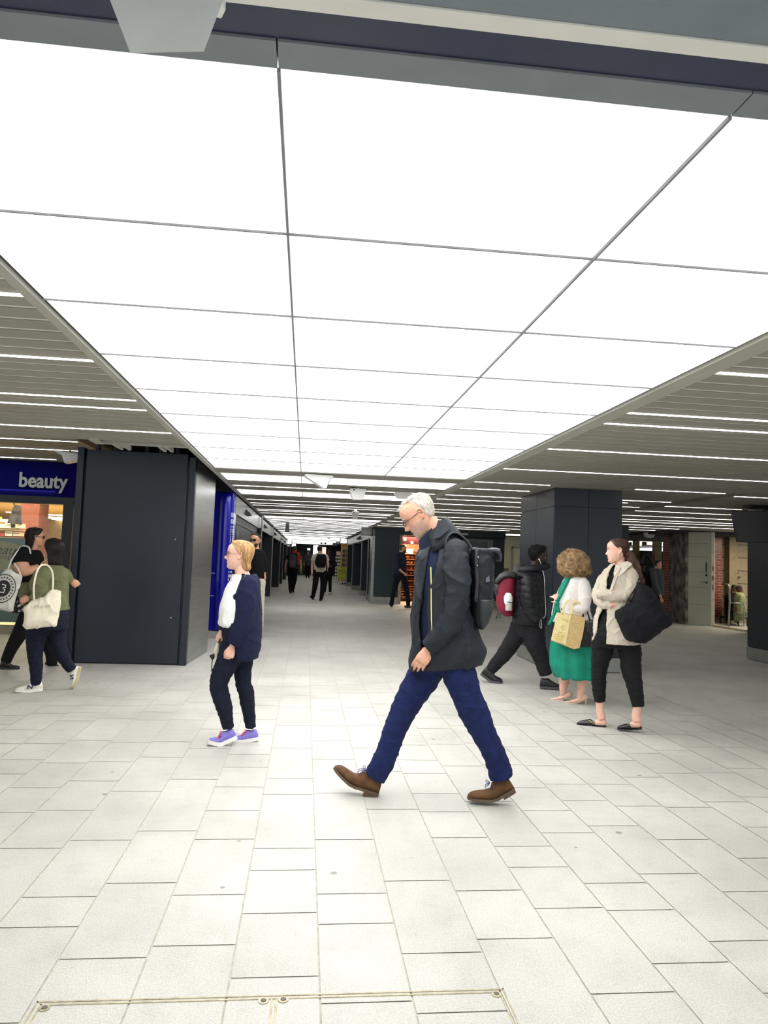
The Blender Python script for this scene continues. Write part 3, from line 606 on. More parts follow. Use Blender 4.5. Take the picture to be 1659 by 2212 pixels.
# ---------------------------------------------------------------- white wedge housings
def wedge(org, ax, L_, Hh, Wd, label, vent=True, prof=None):
    ax = Vector(ax).normalized(); sd = ax.cross(Vector((0, 0, 1))); org = Vector(org)
    t = thing('wedge_housing', org, label, 'ceiling housing', None)
    P_ = prof or [(0, 0), (1, 0), (1.0, -.22), (.90, -.28), (.78, -1), (.68, -1), (.05, -.25), (0, -.12)]
    poly = [org+ax*(x*L_)+Vector((0, 0, z*Hh))-sd*Wd/2 for x, z in P_]
    f = MB(); f.prism(poly, sd*Wd); build('shell', f, WHITEP, t, bevel=.004)
    if vent:
        a = org+ax*(.885*L_)+Vector((0, 0, -.38*Hh)); b = org+ax*(.805*L_)+Vector((0, 0, -.9*Hh)); o = ax*.004
        f = MB(); f.prism([a+o-sd*Wd*.3, a+o+sd*Wd*.3, b+o+sd*Wd*.3, b+o-sd*Wd*.3], ax*.006); v = build('lens_window', f, BLACK, t)
        for k in range(4):
            z = a.lerp(b, (k+.5)/4); f = MB(); f.ball(z+ax*.012, .006, n=6); build('led', f, mat('led_grey', (140, 140, 140), .3), v)
    f = MB(); c = org+ax*L_*.45; f.tube([c, (c.x, c.y, max(CZ+.02, c.z+.02))], .012, 8); build('hanger', f, BLACK, t)
    return t
p = ony(658, 1025, 9.3)
wedge((p.x, 9.3, 2.49), (1, .12, 0), .36, .17, .14, 'white wedge housing pointing left at the far edge of the big light ceiling')
# two seen from the end
def wedge_end(px, pt_, pb, wpx, Y, zt, lab):
    a = ony(px, pt_, Y); wd = wpx*Y/FPX; hh = (pb-pt_)*Y/FPX
    t = thing('wedge_housing', (a.x, Y, a.z), lab, 'ceiling housing'); f = MB()
    ring = lambda s, z, y: [(a.x-wd/2*s, y, z), (a.x+wd/2*s, y, z), (a.x+wd/2*s, y+.22*s, z), (a.x-wd/2*s, y+.22*s, z)]
    f.loft([ring(1, a.z, Y), ring(1, a.z-hh*.28, Y), ring(.62, a.z-hh, Y+.03)]); build('shell', f, WHITEP, t, bevel=.004)
    f = MB(); q = Vector((a.x-wd*.25, Y-.002, a.z-hh*.14)); f.tube([q, q+Vector((0, .01, 0))], .012, 12); build('camera_eye', f, BLACK, t)
    f = MB(); f.box((a.x-.03, Y+.05, a.z), (a.x+.03, Y+.12, CZ+.01)); build('bracket', f, WHITEP, t)
wedge_end(773.5, 1055, 1079, 34, 10.8, 2.45, 'white tapered camera housing left of the old man\'s forehead, seen from its end')
wedge_end(872, 1059, 1076, 38, 11.2, 2.45, 'white tapered camera housing partly behind the old man\'s head')
wedge_end(768.5, 1104, 1122, 14, 15.5, 2.45, 'small white camera housing farther along the passage ceiling')
wedge_end(1407, 1150, 1162, 21, 19.5, 2.45, 'white camera housing under the ceiling near the back windows')
p = ony(122, 975, 9.8); q = ony(163, 981, 9.3)
wedge((p.x, 9.8, p.z), (1, 0, 0), .38, .155, .14, 'white wedge housing hanging by a rod above the blue shop sign', vent=False, prof=[(0, 0), (.98, -.2), (1, -.6), (.34, -1), (.24, -.35), (.02, -.1)])
# the near housing cut by the top of the photo
t = thing('wedge_housing', (-.3, 1.25, 2.4), 'large white box housing at the very top left of the photo', 'ceiling housing')
z0, z1 = 2.28, 2.50
A = onz(281, 116, z0); B = onz(441, 113, z0); C_ = onz(225, -30, 2.45); D = onz(398, -30, 2.45); E_ = onz(486, -20, 2.45)
f = MB(); bk = Vector((0, -.02, 0)); depth = Vector((0.0, -.0, .14))
A2 = A+Vector((0, .06, .2)); B2 = B+Vector((.035, .06, .2)); C2 = C_+Vector((0, .0, .06)); D2 = D+Vector((.05, 0, .06))
f.add([A, B, D, C_, A2, B2, D2, C2], [(0, 1, 2, 3), (4, 7, 6, 5), (0, 4, 5, 1), (1, 5, 6, 2), (2, 6, 7, 3), (3, 7, 4, 0)])
build('shell', f, WHITEP, t, bevel=.002)
f = MB(); a = onz(462, 36, 2.43); b = onz(478, 40, 2.43); c = onz(487, 22, 2.43); d = onz(470, -25, 2.43); e = onz(450, -25, 2.43); f.prism([a, b, c, d, e], (0, 0, .05)); build('side_lip', f, WHITEP, t)

# ---------------------------------------------------------------- left shop with blue sign
t = thing('shop', (-6, 12.5, 0), 'shop front with a deep blue fascia reading beauty over a warm lit window', 'shop front')
a = ony(0, 1005, 12.5); zt = 2.86; zb = 2.28
f = MB(); f.box((-12, 12.52, zb), (-3.6, 12.7, zt)); fa = build('fascia', f, mat('fascia_blue', (2, 3, 88), .7, var=.15, vs=1, spec=.08), t)
p = ony(40, 1048, 12.5)
b_ = text('beauty', .335, (p.x, 12.50, p.z-.02), (1, 0, 0), (0, 0, 1), mat('sign_letter_grey', (182, 188, 184), .5, var=.03), 'lettering', fa, ext=.012, bold=.009, sx=.865)
f = MB(); f.box((-12, 12.48, 2.16), (-3.6, 12.7, 2.28)); f.box((-12, 12.5, 2.86), (-3.6, 12.7, 2.95)); f.box((-4.02, 12.4, 0), (-3.86, 12.7, 2.2)); build('frame', f, NAVYD, t)
f = MB(); f.box((-12, 12.5, 0), (-3.9, 12.62, .13)); build('stall_riser', f, mat('riser', (150, 144, 126), .7), t)
f = MB(); f.box((-12, 12.55, .13), (-4.02, 12.56, 2.16)); build('glazing', f, glassmat('shop_glass'), t)
f = MB(); f.box((-14, 26, 0), (-3.4, 26.1, 2.6)); f.box((-3.5, 12.7, 0), (-3.4, 26, 2.6)); f.box((-14.1, 12.7, 0), (-14, 26, 2.6)); S('wall_shop', f, mat('shop_wall_warm', (176, 150, 104), .7))
f = MB(); f.box((-14, 12.7, 2.42), (-3.4, 26, 2.52)); S('ceiling_shop', f, mat('shop_ceiling', (190, 165, 118), .7))
f = MB(); f.box((-12, 12.7, .01), (-3.5, 26, .13)); build('window_bed', f, mat('window_bed', (216, 196, 160), .6), t)
WARM = mat('shop_tube', (255, 236, 200), .4, emit=WARM_E)
for k, (px, py, L_, Y) in enumerate(((92, 1111, .75, 14.0), (85, 1115.5, .35, 16), (95, 1118, .5, 17.5), (122, 1117, .5, 18), (110, 1121, .4, 18.5), (12, 1106, .3, 15), (120, 1123, .45, 18.8))):
    p = onz(px, py, 2.41); f = MB(); f.box((p.x, p.y, 2.40), (p.x+L_*1.1, p.y+.3, 2.419)); build('strip_light', f, [WARM, MC['shop_ceiling']], org=p, label=f'short warm light inside the shop window at the left, {nth[k]} of seven counted by size', cat='strip light', group='warm lights inside the shop')
L = bpy.data.lights.new('shop_lamp', 'AREA'); L.energy = 520; L.color = (1, .80, .52); L.size = 4; o = bpy.data.objects.new('shop_lamp', L); col.objects.link(o); o.location = (-6.2, 18.5, 2.38)
L = bpy.data.lights.new('window_lamp', 'AREA'); L.energy = 120; L.color = (1, .84, .6); L.size = 2; o = bpy.data.objects.new('window_lamp', L); col.objects.link(o); o.location = (-5.2, 13.5, 2.38)
a = ony(45, 1090, 14.5); b = ony(86, 1090, 14.5); f = MB(); f.box((a.x, 14.5, .13), (b.x, 15, 2.42)); S('wall_shop_brick', f, brickmat('pink_brick', (150, 76, 52), (132, 64, 44), (120, 70, 52), .23, .08, .7, ms=.008))
t = thing('hanging_monitor', ony(35, 1110, 13.6), 'tilted black monitor hanging inside the left shop window, above the woman in sunglasses', 'screen')
q = [ony(x, y, 13.6) for x, y in ((15, 1130), (46, 1134), (45, 1092), (31, 1090))]
f = MB(); f.prism(q, (0, .05, 0)); build('display', f, mat('monitor_picture', (30, 28, 28), .3, rgb2=(90, 80, 74), vs=9), t)
f = MB(); f.tube([ony(28, 1131, 13.64), ony(28, 1140, 13.64)], .04, 8); f.tube([ony(30, 1090, 13.64), ony(31, 1060, 13.64)], .015, 8); build('mount', f, BLACK, t)
t = thing('shop_shelf', ony(20, 1160, 14), 'cream shop shelf with pale and red boxes behind the left window', 'shelf')
for k, (y0, y1) in enumerate(((1141, 1146), (1158, 1162))):
    a = ony(-60, y0, 14); b = ony(47, y1, 14); f = MB(); f.box((a.x, 14, b.z), (b.x, 14.4, a.z)); build('board', f, mat('shelf_cream', (224, 200, 160), .6), t)
for px, w_, yb, h_, c, nm in ((-5, 17, 1141, 20, (250, 236, 200), 'cream'), (14, 10, 1141, 12, (255, 240, 200), 'pale yellow'), (26, 9, 1141, 9, (240, 214, 170), 'beige'), (37, 9, 1141, 10, (250, 228, 190), 'ivory'), (-5, 13, 1158, 7, (196, 60, 50), 'red'), (11, 15, 1158, 11, (236, 230, 216), 'white'), (29, 14, 1158, 9, (222, 208, 186), 'sand'), (-21, 14, 1141, 26, (190, 180, 40), 'olive yellow')):
    a = ony(px, yb-h_, 14.05); b = ony(px+w_, yb, 14.05); f = MB(); f.box((a.x, 14.05, b.z), (b.x, 14.25, a.z)); f.box((a.x+.01, 14.045, b.z+(a.z-b.z)*.5), (b.x-.01, 14.05, b.z+(a.z-b.z)*.7), 1)
    build('product_box', f, [mat('box_'+nm.replace(' ', '_'), c, .5, var=.05), mat('box_band', (150, 110, 70), .6)], org=b, label=f'{nm} product box on the {"upper" if yb < 1150 else "lower"} shelf in the left shop window', cat='box', group='product boxes in the shop window')
t = thing('window_poster', ony(0, 1200, 12.75), 'grey green window poster with a beige blob reading beauty drop-in, behind the tote bag woman', 'poster')
a = ony(-90, 1158, 12.7); b = ony(52, 1345, 12.7); f = MB(); f.box((a.x, 12.72, b.z), (b.x, 12.74, a.z)); po = build('sheet', f, mat('poster_grey', (112, 128, 120), .6, var=.06), t)
c = ony(0, 1198, 12.715); rr = []
f = MB(); pts = [(c.x+.46*math.cos(k*PI/18)*(1+.12*math.sin(3*k*PI/18)), 12.716, c.z-.02+.24*math.sin(k*PI/18)) for k in range(36)]; f.prism(pts, (0, -.003, 0)); build('blob', f, mat('poster_beige', (172, 150, 96), .6), po)
p = ony(-28, 1196, 12.71); text('beauty', .23, p, (1, 0, 0), (0, 0, 1), mat('poster_ink', (40, 40, 42), .6), 'script_lettering', po, ext=.002, shear=.35)
p = ony(-8, 1207, 12.71); text('drop-in', .12, p, (1, 0, 0), (0, 0, 1), MC['poster_ink'], 'small_lettering', po, ext=.002)
# ================================================================ people kit
def cr(a, b, c, d, t):
    return [.5*((2*q)+(-p+r)*t+(2*p-5*q+4*r-s)*t*t+(-p+3*q-3*r+s)*t*t*t) for p, q, r, s in zip(a, b, c, d)]
def smooth_pts(P, sub=5):
    out = []; n = len(P)
    if n < 3:
        for k in range(sub+1): out.append([p+(q-p)*k/sub for p, q in zip(P[0], P[-1])])
        return out
    for i in range(n-1):
        a = P[max(i-1, 0)]; b = P[i]; c = P[i+1]; d = P[min(i+2, n-1)]
        for k in range(sub): out.append(cr(a, b, c, d, k/sub))
    out.append(list(P[-1])); return out
def fbm(p, s): return noise.noise(p*s)+.5*noise.noise(p*s*2.1)
def ridge(p): return 1-abs(noise.noise(p))*2

class Person:
    def __init__(s, label, px, py, name='person', cat='person', Y=None, group=None):
        s.G = onz(px, py, 0) if Y is None else ony(px, py, Y)
        if Y is not None: s.G.z = 0
        s.v = Vector((s.G.x, s.G.y, 0)).normalized(); s.r = Vector((s.v.y, -s.v.x, 0))
        s.root = thing(name, s.G, label, cat, group); s.body = []; s.cache = {}
        s.k = (s.w(px+20, 1300)-s.w(px, 1300)).length/20
    def w(s, px, py, off=0.0):
        d = ray(px, py); t = ((s.G-CAM).dot(s.v)+off)/d.dot(s.v); return CAM+d*t
    # limb: (px, py, off_m, ra_px [, rb_px])
    def limb(s, pts, n=18, ex=2.0, sub=5, grow=1.0, wr=0.0, seed=0, dome=True, end=False):
        P = [list(p[:3])+[p[3], p[4] if len(p) > 4 else p[3]] for p in pts]; Q = smooth_pts(P, sub)
        C = [s.w(q[0], q[1], q[2]) for q in Q]; rings = []; N = len(Q)
        def ring(c, u, v, a, b):
            out = []
            for k in range(n):
                t = 2*PI*k/n; ct, st = math.cos(t), math.sin(t)
                x = math.copysign(abs(ct)**(2/ex), ct); y = math.copysign(abs(st)**(2/ex), st)
                out.append(c+u*(a*x)+v*(b*y))
            return out
        pv = None
        for i in range(N):
            t = (C[min(i+1, N-1)]-C[max(i-1, 0)]).normalized()
            vv = s.v if pv is None else pv
            vv = (vv-t*vv.dot(t))
            if vv.length < .15: vv = (Vector((0, 0, 1))-t*t.z)
            vv.normalize(); pv = vv; u = t.cross(vv)
            a = Q[i][3]*s.k*grow; b = Q[i][4]*s.k*grow
            if wr: a *= 1+wr*math.sin(i*2.3+seed)+wr*.6*math.sin(i*4.1+seed*2)
            if dome and i == 0:
                for e, g in ((.95, .3), (.7, .7), (.35, .93)): rings.append(ring(C[0]-t*(e*min(a, b)), u, vv, a*g, b*g))
            rings.append(ring(C[i], u, vv, a, b))
            if end and i == N-1:
                for e, g in ((.35, .93), (.7, .7), (.95, .3)): rings.append(ring(C[i]+t*(e*min(a, b)), u, vv, a*g, b*g))
        return rings
    # slab: rows (py, xl, xr, depth_half_px [, off_m])
    def slab(s, rows, n=28, ex=2.3, sub=4, grow=1.0, tilt=0.0):
        P = [list(r[:4])+[r[4] if len(r) > 4 else 0.0] for r in rows]; Q = smooth_pts(P, sub); rings = []
        for q in Q:
            cx = (q[1]+q[2])/2; a = (q[2]-q[1])/2*s.k*grow; b = q[3]*s.k*grow; c = s.w(cx, q[0], q[4]); R_ = []
            for k in range(n):
                t = 2*PI*k/n; ct, st = math.cos(t), math.sin(t)
                x = math.copysign(abs(ct)**(2/ex), ct); y = math.copysign(abs(st)**(2/ex), st)
                R_.append(c+s.r*(a*x)+s.v*(b*y)+Vector((0, 0, a*x*tilt)))
            rings.append(R_)
        return rings
    # open shell: rows (py, xl, xr, depth, off), opening between angles a0..a1 (deg; 0=image left, 90=towards the camera)
    def shell(s, rows, a0, a1, th=.012, n=44, ex=2.2, sub=4, tilt=0.0):
        P = [list(r[:4])+[r[4] if len(r) > 4 else 0.0]+([r[5], r[6]] if len(r) > 6 else [a0, a1]) for r in rows]; Q = smooth_pts(P, sub); rings = []
        for q in Q:
            cx = (q[1]+q[2])/2; a = (q[2]-q[1])/2*s.k; b = q[3]*s.k; c = s.w(cx, q[0], q[4]); o = []; i_ = []
            s0 = math.radians(q[6]); s1 = math.radians(q[5]+360)
            for k in range(n):
                t = s0+(s1-s0)*k/(n-1); ct, st = math.cos(t), math.sin(t)
                x = math.copysign(abs(ct)**(2/ex), ct); y = math.copysign(abs(st)**(2/ex), st)
                o.append(c-s.r*(a*x)-s.v*(b*y)+Vector((0, 0, -a*x*tilt)))
                i_.append(c-s.r*((a-th)*x)-s.v*((b-th)*y)+Vector((0, 0, -(a-th)*x*tilt)))
            rings.append(o+i_[::-1])
        return rings
    def piece(s, name, lofts, m, voxel=0, it=0, fold=None, parent=None, smooth=True, label=None, thick=False):
        mb = MB()
        for l in lofts:
            if isinstance(l, MB): mb.add(l.v, l.f)
            else: mb.loft(l)
        ob = build(name, mb, m, s.root if parent is None else parent, smooth=smooth, label=label)
        if voxel: remesh(ob, voxel, it, fold)
        elif fold: displace(ob.data, fold)
        return ob
    def sub(s, name, mb, m, part, smooth=True, label=None):
        return s.piece(name, [mb], m, parent=part, smooth=smooth, label=label)
def displace(me, fold):
    me.update(); nv = len(me.vertices); co = [0.0]*nv*3; me.vertices.foreach_get('co', co)
    nr = [0.0]*nv*3
    for i, v in enumerate(me.vertices): nr[i*3:i*3+3] = v.normal
    for i in range(nv):
        p = Vector(co[i*3:i*3+3]); d = fold(p)
        for j in range(3): co[i*3+j] += nr[i*3+j]*d
    me.vertices.foreach_set('co', co); me.update()
def remesh(ob, voxel, it=0, fold=None):
    m = ob.modifiers.new('r', 'REMESH'); m.mode = 'VOXEL'; m.voxel_size = voxel; m.use_smooth_shade = True
    if it: q = ob.modifiers.new('s', 'SMOOTH'); q.iterations = it; q.factor = .5
    dg = bpy.context.evaluated_depsgraph_get(); dg.update()
    me = bpy.data.meshes.new_from_object(ob.evaluated_get(dg)); ob.modifiers.clear(); old = ob.data; ob.data = me; me.name = old.name; bpy.data.meshes.remove(old)
    if fold: displace(me, fold)
    me.polygons.foreach_set('use_smooth', [True]*len(me.polygons))
def folds(a=.006, f=9, stretch=(1, 1, 1), fine=.0012, rid=.5, seed=0):
    S_ = Vector(stretch); o = Vector((seed*3.7, seed*1.3, seed))
    def fn(p):
        q = Vector((p.x*S_.x, p.y*S_.y, p.z*S_.z))*f+o
        r = ridge(q); r2 = ridge(q*2.3+Vector((3, 1, 2)))
        return 1.45*a*(rid*(r*r*r*r)+.22*r2*r2*r2+(1-rid)*noise.noise(q*.6))+fine*noise.noise(p*60)
    return fn

# ---- head in its own frame: +y face, +z up, +x the person's left... (x sign symmetric)
HLEVEL = [-1.0, -.93, -.78, -.58, -.38, -.18, .02, .22, .42, .62, .80, .93, 1.0]
HFRONT = [.050, .075, .084, .081, .083, .083, .083, .088, .090, .084, .066, .038, .0]
HBACK = [.0, .005, .02, .045, .066, .082, .094, .102, .105, .100, .084, .054, .0]
HWIDE = [.012, .032, .047, .058, .0655, .070, .0735, .0765, .077, .071, .056, .034, .0]
def lerpt(T, z):
    if z <= HLEVEL[0]: return T[0]
    if z >= HLEVEL[-1]: return T[-1]
    for i in range(len(HLEVEL)-1):
        if z <= HLEVEL[i+1]:
            t = (z-HLEVEL[i])/(HLEVEL[i+1]-HLEVEL[i]); t = t*t*(3-2*t)*.5+t*.5; return T[i]+(T[i+1]-T[i])*t
def hp(th, ze):
    f = lerpt(HFRONT, ze); b = lerpt(HBACK, ze); w_ = lerpt(HWIDE, ze); c = -.008 if ze < .97 else 0
    ct, st = math.cos(th), math.sin(th); e = 2/2.25
    x = w_*math.copysign(abs(st)**e, st); y = c+((f-c) if ct > 0 else (b+c))*math.copysign(abs(ct)**e, ct)
    return Vector((x, y, ze*.115))
def g(v, s): return math.exp(-(v/s)**2)
def face(p, nose=1.0, brow=1.0, lip=1.0, chin=1.0):
    x, y, z = p
    if y < .01: return p
    ax = abs(x); d = 0
    nz = .0
    if -.047 < z < .022:
        T = [(-.047, 0), (-.041, .004), (-.036, .017), (-.030, .0255), (-.024, .0265), (-.015, .021), (-.004, .0145), (.008, .008), (.022, .001)]
        for (a, u), (b, v) in zip(T[:-1], T[1:]):
            if a <= z <= b: nz = u+(v-u)*(z-a)/(b-a)
        wd = .0085 if z > -.012 else .0085+(-.012-z)*.28
        d += nose*nz*g(x, wd)
    d -= .0095*g(ax-.031, .015)*g(z-.010, .011)
    d += .0045*brow*g(ax-.026, .020)*g(z-.028, .008)
    d += .0035*g(ax-.048, .016)*g(z+.020, .018)
    d += lip*(.0055*g(x, .020)*g(z+.055, .0048)+.0058*g(x, .017)*g(z+.067, .0052)-.003*g(x, .022)*g(z+.061, .0022))
    d -= .003*g(x, .022)*g(z+.078, .006)
    d += .005*chin*g(x, .018)*g(z+.098, .011)
    return Vector((x, y+d, z))
class Head:
    def __init__(s, P, px, py, hpx, face_deg=0, pitch=0, roll=0, off=0.0, fat=1.0, wx=1.0):
        s.P = P; s.c = P.w(px, py, off); s.s = hpx*P.k/.23; s.fat = fat*wx
        a = math.radians(face_deg); fwd = (-P.r*math.cos(a)-P.v*math.sin(a)).normalized(); z = Vector((0, 0, 1)); rt = fwd.cross(z)
        p = math.radians(pitch); f2 = fwd*math.cos(p)-z*math.sin(p); u2 = z*math.cos(p)+fwd*math.sin(p)
        q = math.radians(roll); r3 = rt*math.cos(q)+u2*math.sin(q); u3 = u2*math.cos(q)-rt*math.sin(q)
        s.X, s.Y, s.Z = r3, f2, u3
    def m(s, x, y, z): return s.c+(s.X*(x*s.fat)+s.Y*y+s.Z*z)*s.s
    def mesh(s, nu=72, nv=60, **kw):
        rings = []
        for i in range(nv+1):
            ze = -1+2*i/nv; ze = max(-.999, min(.995, math.sin(ze*PI/2)*.35+ze*.65))
            r = []
            for k in range(nu): r.append(s.m(*face(hp(2*PI*k/nu, ze), **kw)))
            rings.append(r)
        return rings
    def ears(s):
        out = []
        for sg in (-1, 1):
            mb = MB(); pts = []; rr = []
            for k in range(11):
                a = -2.2+4.6*k/10; pts.append(s.m(sg*(.0745+.010*math.sin(k*PI/10)), -.014-.014*math.sin(a)*1.0-.002, .0+.028*math.cos(a+0.0)-.004)); rr.append(.0048*s.s)
            # outer rim from top round the back to the lobe
            pts = [s.m(sg*x, y, z) for x, y, z in ((.070, .002, .010), (.077, -.001, .026), (.083, -.014, .031), (.087, -.027, .022), (.086, -.029, .004), (.081, -.020, -.014), (.076, -.009, -.026), (.071, -.002, -.026))]
            mb.tube(pts, [.004*s.s, .0048*s.s, .005*s.s, .005*s.s, .005*s.s, .005*s.s, .0065*s.s, .004*s.s], 8); out.append(mb)
            m2 = MB(); m2.loft([[s.m(sg*(.070+.003*q), -.012+(.015*q2)*math.cos(2*PI*k/12), .001+.024*q2*math.sin(2*PI*k/12)) for k in range(12)] for q, q2 in ((0, 1), (2, 1.0), (2.6, .8))]); out.append(m2)
        return out
    def neck(s, to, r0=.052, r1=.060):   # down to world point
        a = s.m(0, -.030, -.055); b = s.m(0, -.028, -.10); c = Vector(to); mb = MB()
        mb.tube([a, b, b.lerp(c, .5), c], [r0*.95*s.s, r0*s.s, (r0+r1)/2*s.s, r1*s.s], 20); return mb
    # hair shell: rows (zeta, thick_m, half opening deg)
    def hair(s, rows, nu=48, inner=.90, noise_a=.004, nf=18, sub=3, hang=0.0, back=0.0, backm=0.0):
        Q = smooth_pts([list(r) for r in rows], sub); out = []; rows_ = []
        for ze, th, op in Q:
            o = []; i_ = []; op = max(op, 0.0); a0 = math.radians(op); a1 = 2*PI-a0
            for k in range(nu):
                t = a0+(a1-a0)*k/(nu-1) if op > 0 else 2*PI*k/nu
                zz = max(ze, -.42); p = hp(t, min(zz, .985)); n_ = Vector((p.x, p.y, p.z*1.0)); 
                if ze < -.42: p.z = ze*.115; n_.z = 0
                n_ = n_.normalized() if n_.length > 0 else Vector((0, 0, 1))
                if ze > .985: n_ = (n_+Vector((0, 0, 1))).normalized()
                edge = 1.0
                if op > 0: edge = min(1, .25+6*min(k, nu-1-k)/nu)
                thk = th*edge*(1+backm*(1-math.cos(t))/2)
                q = p+n_*thk; q.y -= back*max(0, -ze-.2)*.1
                q += n_*(noise_a*fbm(q, nf))
                o.append(s.m(*q)); pi = Vector((p.x*inner, p.y*inner, p.z if ze < -.42 else p.z*inner)); i_.append(s.m(*pi))
            rows_.append(o); out.append(o+i_[::-1])
        s.rows = rows_; mb = MB()
        if rows[0][2] <= 0 or True: mb.loft(out, closed=True, cap=True)
        return mb
    def strands(s, n=400, r=.0012, lift=.004, jit=.05, frac=(.0, 1.0), seed=1, curl=0.0, cf=9, ln=None):
        rg = random.Random(seed); mb = MB(); R = s.rows; nr = len(R); nu = len(R[0])
        for _ in range(n):
            t = rg.random()*(nu-1); a = rg.uniform(frac[0], frac[1]*.7)*(nr-1); L_ = (ln or rg.uniform(.3, .9))*(nr-1); b = min(nr-1, a+L_)
            pts = []; m_ = 7; ph = rg.random()*6; dt = rg.uniform(-jit, jit)*nu; lf = rg.uniform(-.3, 1)*lift*s.s
            for i in range(m_):
                q = a+(b-a)*i/(m_-1); tt = min(nu-1.001, max(0, t+dt*i/(m_-1)+curl*math.sin(ph+cf*i/m_)*2)); i0 = int(q); i1 = min(nr-1, i0+1); f = q-i0; k0 = int(tt); k1 = min(nu-1, k0+1); g_ = tt-k0
                p = R[i0][k0].lerp(R[i0][k1], g_).lerp(R[i1][k0].lerp(R[i1][k1], g_), f)
                out = (p-s.c).normalized(); pts.append(p+out*(lf+curl*.01*math.cos(ph*2+cf*i/m_)*s.s+.001))
            if (pts[0]-pts[-1]).length < .004: continue
            mb.tube(pts, [r*.6*s.s]+[r*s.s]*(m_-2)+[r*.2*s.s], 3, cap=False)
        return mb
    def glasses(s, parent, m_frame, m_lens, r=.021, temple=True, thick=.0016, drop=0.0, square=.0, ly=.096):
        P = s.P; mb = MB(); lens = MB()
        for sg in (-1, 1):
            pts = []
            for k in range(21):
                a = 2*PI*k/20; rx = r*1.08; rz = r*(1-square)
                pts.append(s.m(sg*(.031)+rx*math.cos(a), ly-.010*abs(math.cos(a))*0-.012*((sg*.031+rx*math.cos(a))/.055)**2, .006-drop+rz*math.sin(a)))
            mb.tube(pts, thick*s.s, 6, cap=False)
            lens.loft([[p for p in pts[:-1]], [p-s.Y*.0012*s.s for p in pts[:-1]]])
            if temple: mb.tube([s.m(sg*.054, ly-.012, .010-drop), s.m(sg*.074/1, .045, .010), s.m(sg*.0775, -.006, .012), s.m(sg*.080, -.022, -.004)], thick*.95*s.s, 6)
        mb.tube([s.m(-.012, ly, .010-drop), s.m(0, ly+.002, .013-drop), s.m(.012, ly, .010-drop)], thick*s.s, 6)
        g_ = P.sub('glasses', mb, m_frame, parent if parent is not None else None) if parent is not None else P.piece('glasses', [mb], m_frame)
        P.sub('lens', lens, m_lens, g_, smooth=False); return g_
    def details(s, lipc=(176, 104, 96), browc=(80, 60, 45), eye=True, brow=True, lips=True):
        P = s.P
        if brow:
            mb = MB()
            for sg in (-1, 1):
                pts = [s.m(*(face(hp(math.atan2(sg*x, .085), z/.115))+Vector((0, .0012, 0)))) for x, z in ((.013, .026), (.026, .031), (.040, .029), (.050, .023))]
                mb.tube(pts, [.0022*s.s, .0026*s.s, .0022*s.s, .0008*s.s], 6)
            P.piece('eyebrows', [mb], mat('brow_%d_%d_%d' % browc, browc, .8))
        if eye:
            mb = MB(); m2 = MB()
            for sg in (-1, 1):
                c = s.m(sg*.030, .0668, .008); mb.ball(c, .0100*s.s, n=12)
                d = (s.Y+s.X*sg*.12).normalized(); m2.tube([c+d*.0088*s.s, c+d*.0104*s.s], [.0042*s.s, .0036*s.s], 10)
            e = P.piece('eyeballs', [mb], mat('eye_white', (214, 208, 200), .25)); P.sub('iris', m2, mat('iris', (52, 44, 40), .3), e)
        if lips:
            mb = MB()
            for z, r_ in ((-.0555, .0032), (-.0665, .0036)):
                pts = []
                for x in (-.020, -.010, 0, .010, .020):
                    f_ = face(hp(math.atan2(x, .085), z/.115)); pts.append(s.m(f_.x, f_.y+.0002-abs(x)*.03, f_.z+(abs(x)*.10 if z < -.06 else -abs(x)*.10)))
                mb.tube(pts, [r_*.35*s.s, r_*.9*s.s, r_*s.s, r_*.9*s.s, r_*.35*s.s], 6)
            P.piece('lips', [mb], mat('lips_%d_%d_%d' % lipc, lipc, .5))

